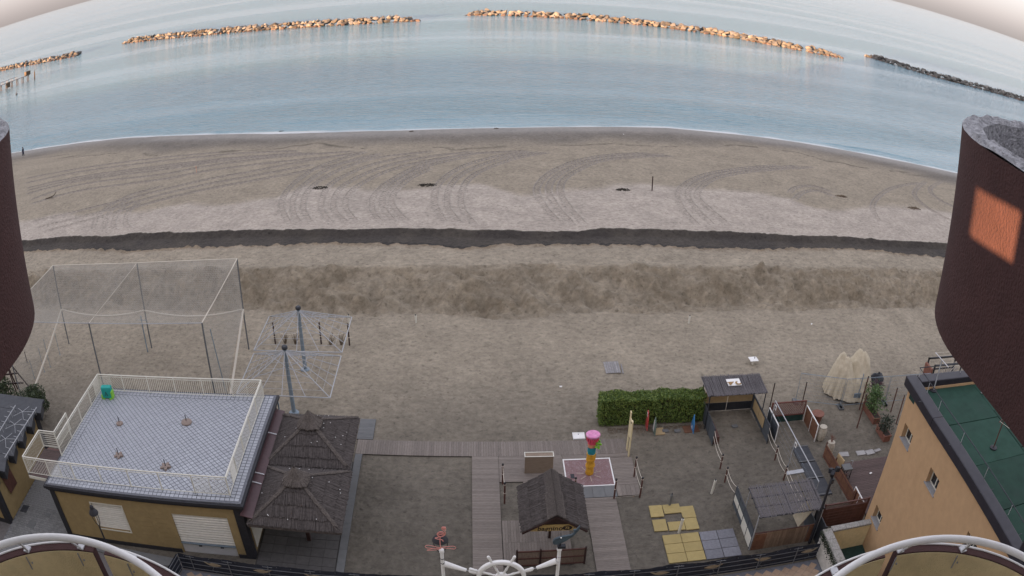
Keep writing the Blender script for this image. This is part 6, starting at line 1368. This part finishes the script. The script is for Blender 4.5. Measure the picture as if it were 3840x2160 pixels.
rl = MB().tube([(17.98,11.6,9.2),(18.05,21.1,9.2),(18.22,24.3,9.2),(33,24.3,9.2)],.022,8).build('roof_rail', MT['charcoal'], rb)
for (x,y) in [(17.98+.007*k,12+k*2.4) for k in range(5)]+[(18.1,23.0),(18.3,24.28),(21,24.3),(24,24.3),(27,24.3)]: MB().tube([(x,y,8.74),(x,y,9.2)],.016,6).build('rail_post', MT['galv'], rl)
hood = MB().box(17.3,18.5,11.2,12.4,8.75,9.5).build('flue_hood', MT['roofpar'], rb, bevel=.12); MB().tube([(17.5,11.0,9.3),(18.4,11.0,9.3)],.3,14).build('flue_cowl', MT['roofpar'], hood, smooth=True)
def airer(px,py,L,label,rz):
    p = G(px,py,8.33); t = thing('clothes_airer', p, label, 'clothes line', 'clothes lines on the green roof'); d_ = Vector((math.cos(rz),math.sin(rz),0)); n_ = Vector((-d_.y,d_.x,0))
    for s in (0,1):
        q = p+d_*L*s; MB().tube([q,q+Vector((0,0,1.5))],.03,8).build('post', MT['brownwood' if L < 4 else 'galv'], t); MB().tube([q+Vector((0,0,1.5))-n_*.65,q+Vector((0,0,1.5))+n_*.65],.022,6).build('cross_arm', MT['brownwood' if L < 4 else 'greywhite'], t); MB().lathe(q,[(.2,0),(.2,.04),(.05,.06)],10).build('foot', MT['dark'], t)
    for k in range(5): o = n_*(-.6+.3*k)+Vector((0,0,1.52)); MB().tube(sag(p+o,p+d_*L+o,.06,8),.009,4).build('line', MT['rope'], t)
airer(3725,1680,3.4,'rusty clothes line frame in the middle of the green roof',R(-62)); airer(3500,1465,6.5,'pale clothes line frame along the seaward edge of the green roof',R(2))
t = thing('roof_bench', G(3700,1470,8.33), 'two pale bars lying on the green roof near its seaward edge', 'bars'); p = G(3700,1470,8.33)
for k in range(2): MB().obox(p+Vector((.2*k,-.4*k,.08)),(.9,.10,.10),.15+.1*k).build('bar', MT['greywhite'], t)
# ladder frame on the sand behind the peach building
p = Vector((29.3,37.2,0)); t = thing('climbing_bars', p, 'dark play frame with fan bars and a red side behind the peach building', 'play frame')
MB().box(28.6,28.75,36.6,37.6,0,1.5).build('red_side', MT['terracotta'], t)
for y in (36.6,37.6): MB().bar((28.8,y,1.75),(31.6,y,1.75),.1).build('top_bar', MT['dark'], t); MB().bar((28.8,y,.9),(31.6,y,.9),.08).build('low_bar', MT['dark'], t)
for k in range(9): a = R(20+17.5*k); MB().bar((30.2,36.58,.9),(30.2+1.2*math.cos(a),36.58,.9+.85*math.sin(a)),.04).build('fan_bar', MT['wood'], t)
for (x,y) in ((28.85,36.6),(31.55,36.6),(28.85,37.6),(31.55,37.6)): MB().box(x-.05,x+.05,y-.05,y+.05,0,1.8).build('leg', MT['dark'], t)
# ================================================================== MASTS WITH SHIP'S WHEEL, FLAMINGO AND WHALE
YM = 12.0; ZP = lambda zx, zy, Y=YM: atY(1580+zx/3.903, 1950+zy/3.903, Y)
ml, mr_ = ZP(297,455), ZP(2022,425)
sg = thing('mast_ornament', (.4,YM,0), 'pair of white masts carrying a white ship wheel between two booms', 'ornament')
for q, nm in ((ml,'mast'),(mr_,'mast')):
    ms = MB().tube([Vector((q.x,YM,.0)),Vector((q.x,YM,q.z-.05))],.036,12).build('mast', MT['white'], sg, smooth=True); MB().lathe(Vector((q.x,YM,q.z-.06)),[(.037,0),(.05,.03),(.055,.07),(.045,.11),(.015,.13)],14).build('mast_head', MT['white'], ms, smooth=True)
    for z in (-.22,-.36): MB().lathe(Vector((q.x,YM,q.z+z)),[(.040,-.01),(.040,.01)],12).build('band', MT['dark' if q is ml else 'greywhite'], ms)
wa_ = ZP(1172,598); RW_ = .515; wc = Vector((wa_.x,YM,wa_.z-RW_))
rim_ = [wc+Vector((RW_*.9*math.cos(2*math.pi*k/48),0,RW_*.9*math.sin(2*math.pi*k/48))) for k in range(48)]; V = []
for k in range(48):
    a = 2*math.pi*k/48; 
    for rr_, yy in ((.82,-.035),(.86,-.05),(.96,-.05),(1.0,-.035),(1.0,.035),(.96,.05),(.86,.05),(.82,.035)): V.append(wc+Vector((RW_*rr_*math.cos(a),yy,RW_*rr_*math.sin(a))))
wh = MB().add(V,[(k*8+j,k*8+(j+1)%8,((k+1)%48)*8+(j+1)%8,((k+1)%48)*8+j) for k in range(48) for j in range(8)]).build('wheel_rim', MT['white'], sg, smooth=True)
MB().lathe(wc+Vector((0,.06,0)),[(.10,0),(.13,.02),(.13,.10),(.10,.12),(.03,.14)],20,axis=(0,-1,0)).build('hub', MT['white'], wh, smooth=True)
for k in range(8):
    a = R(22.5+45*k); u = Vector((math.cos(a),0,math.sin(a))); prof = [(.022,.10),(.028,.16),(.020,.20),(.030,.26),(.022,.32),(.026,.40),(.024,.44)]
    MB().lathe(wc,prof,10,axis=u).build('spoke', MT['white'], wh, smooth=True); MB().lathe(wc,[(.020,.515),(.030,.55),(.026,.60),(.034,.66),(.034,.69),(.022,.71)],12,axis=u).build('handle', MT['white'], wh, smooth=True)
for (a,b,e) in (((330,640),(655,735),(690,745)),((1975,600),(1690,700),(1640,715))):
    A_, B_, E_ = ZP(*a), ZP(*b), ZP(*e); bo = MB().tube([A_,B_],.075,12,.04).build('boom', MT['white'], sg, smooth=True); MB().tube([B_,E_],.01,6).build('hook', MT['galv'], bo)
    hd = (wc-E_).normalized(); MB().lathe(E_,[(.018,0),(.04,.03),(.045,.12),(.03,.18),(.02,.24)],10,axis=hd).build('end_knob', MT['white'], bo, smooth=True)
# flamingo drawn in pink tube
fl_ = thing('flamingo_figure', ml, 'pink wire flamingo standing on the mast head', 'flamingo figure')
def wire(pts, r, nm): MB().tube(spline([ZP(*q) for q in pts],.02),r,6).build(nm, MT['pinkwire'], fl_)
wire([(352,152),(355,125),(338,106),(312,106),(297,122),(312,142),(338,160),(350,186),(345,215),(325,232)],.011,'neck'); MB().obox(ZP(330,118),(.075,.02,.06)).build('head', MT['pinkwire'], fl_); MB().obox(ZP(352,140),(.02,.018,.07)).build('beak', MT['ivory'], fl_)
wire([(232,212),(240,190),(275,172),(315,178),(335,205),(325,232),(285,245),(245,232),(232,212)],.010,'body_loop'); wire([(240,205),(270,190),(310,196),(330,215)],.009,'body_loop'); wire([(236,222),(275,214),(320,222)],.009,'body_loop')
wire([(275,240),(273,300),(277,360),(288,425),(296,446)],.009,'leg'); wire([(290,242),(240,252),(200,266),(255,282),(308,292),(318,312)],.009,'leg')
wire([(290,410),(220,395),(110,370),(60,378),(70,405),(160,415),(285,420)],.0065,'base_loop'); wire([(290,400),(380,388),(470,384),(505,402),(485,425),(400,415),(290,408)],.0065,'base_loop'); wire([(290,415),(200,415),(100,435),(90,445),(200,440),(292,425)],.006,'base_loop')
wv = thing('whale_figure', mr_, 'flat grey-blue whale figure turning on the mast head', 'whale figure')
out = [(1922,318),(1932,290),(1965,268),(2040,244),(2120,230),(2195,214),(2228,192),(2238,160),(2222,140),(2262,142),(2285,120),(2322,82),(2328,102),(2305,150),(2268,185),(2245,212),(2200,246),(2130,292),(2060,326),(1990,352),(1940,354),(1925,340)]
MB().prism([ZP(*q)+Vector((0,-.02,0)) for q in out],(0,.05,0)).build('body', MT['whale'], wv, bevel=.008)
MB().tube([ZP(2022,425),ZP(2035,335)],.022,8).build('pivot', MT['dark'], wv); MB().tube([ZP(2043,246),ZP(2044,190)],.006,5).build('spout', MT['dark'], wv); MB().lathe(ZP(2044,244)+Vector((0,-.03,0)),[(.016,0),(.012,.02)],8,axis=(0,-1,0)).build('eye', MT['white'], wv); MB().obox(ZP(2050,385),(.16,.10,.06)).build('bracket', MT['black'], wv)
t = thing('litter_box', (-1.75,22.35,0), 'small beige crenellated box against the dark fence behind the mast', 'box'); MB().box(-2.05,-1.5,22.15,22.55,.0,.95).build('body', MT['counter'], t)
for k in range(4): MB().box(-2.05+k*.15,-1.96+k*.15,22.13,22.57,.95,1.05).build('merlon', MT['wood'], t)
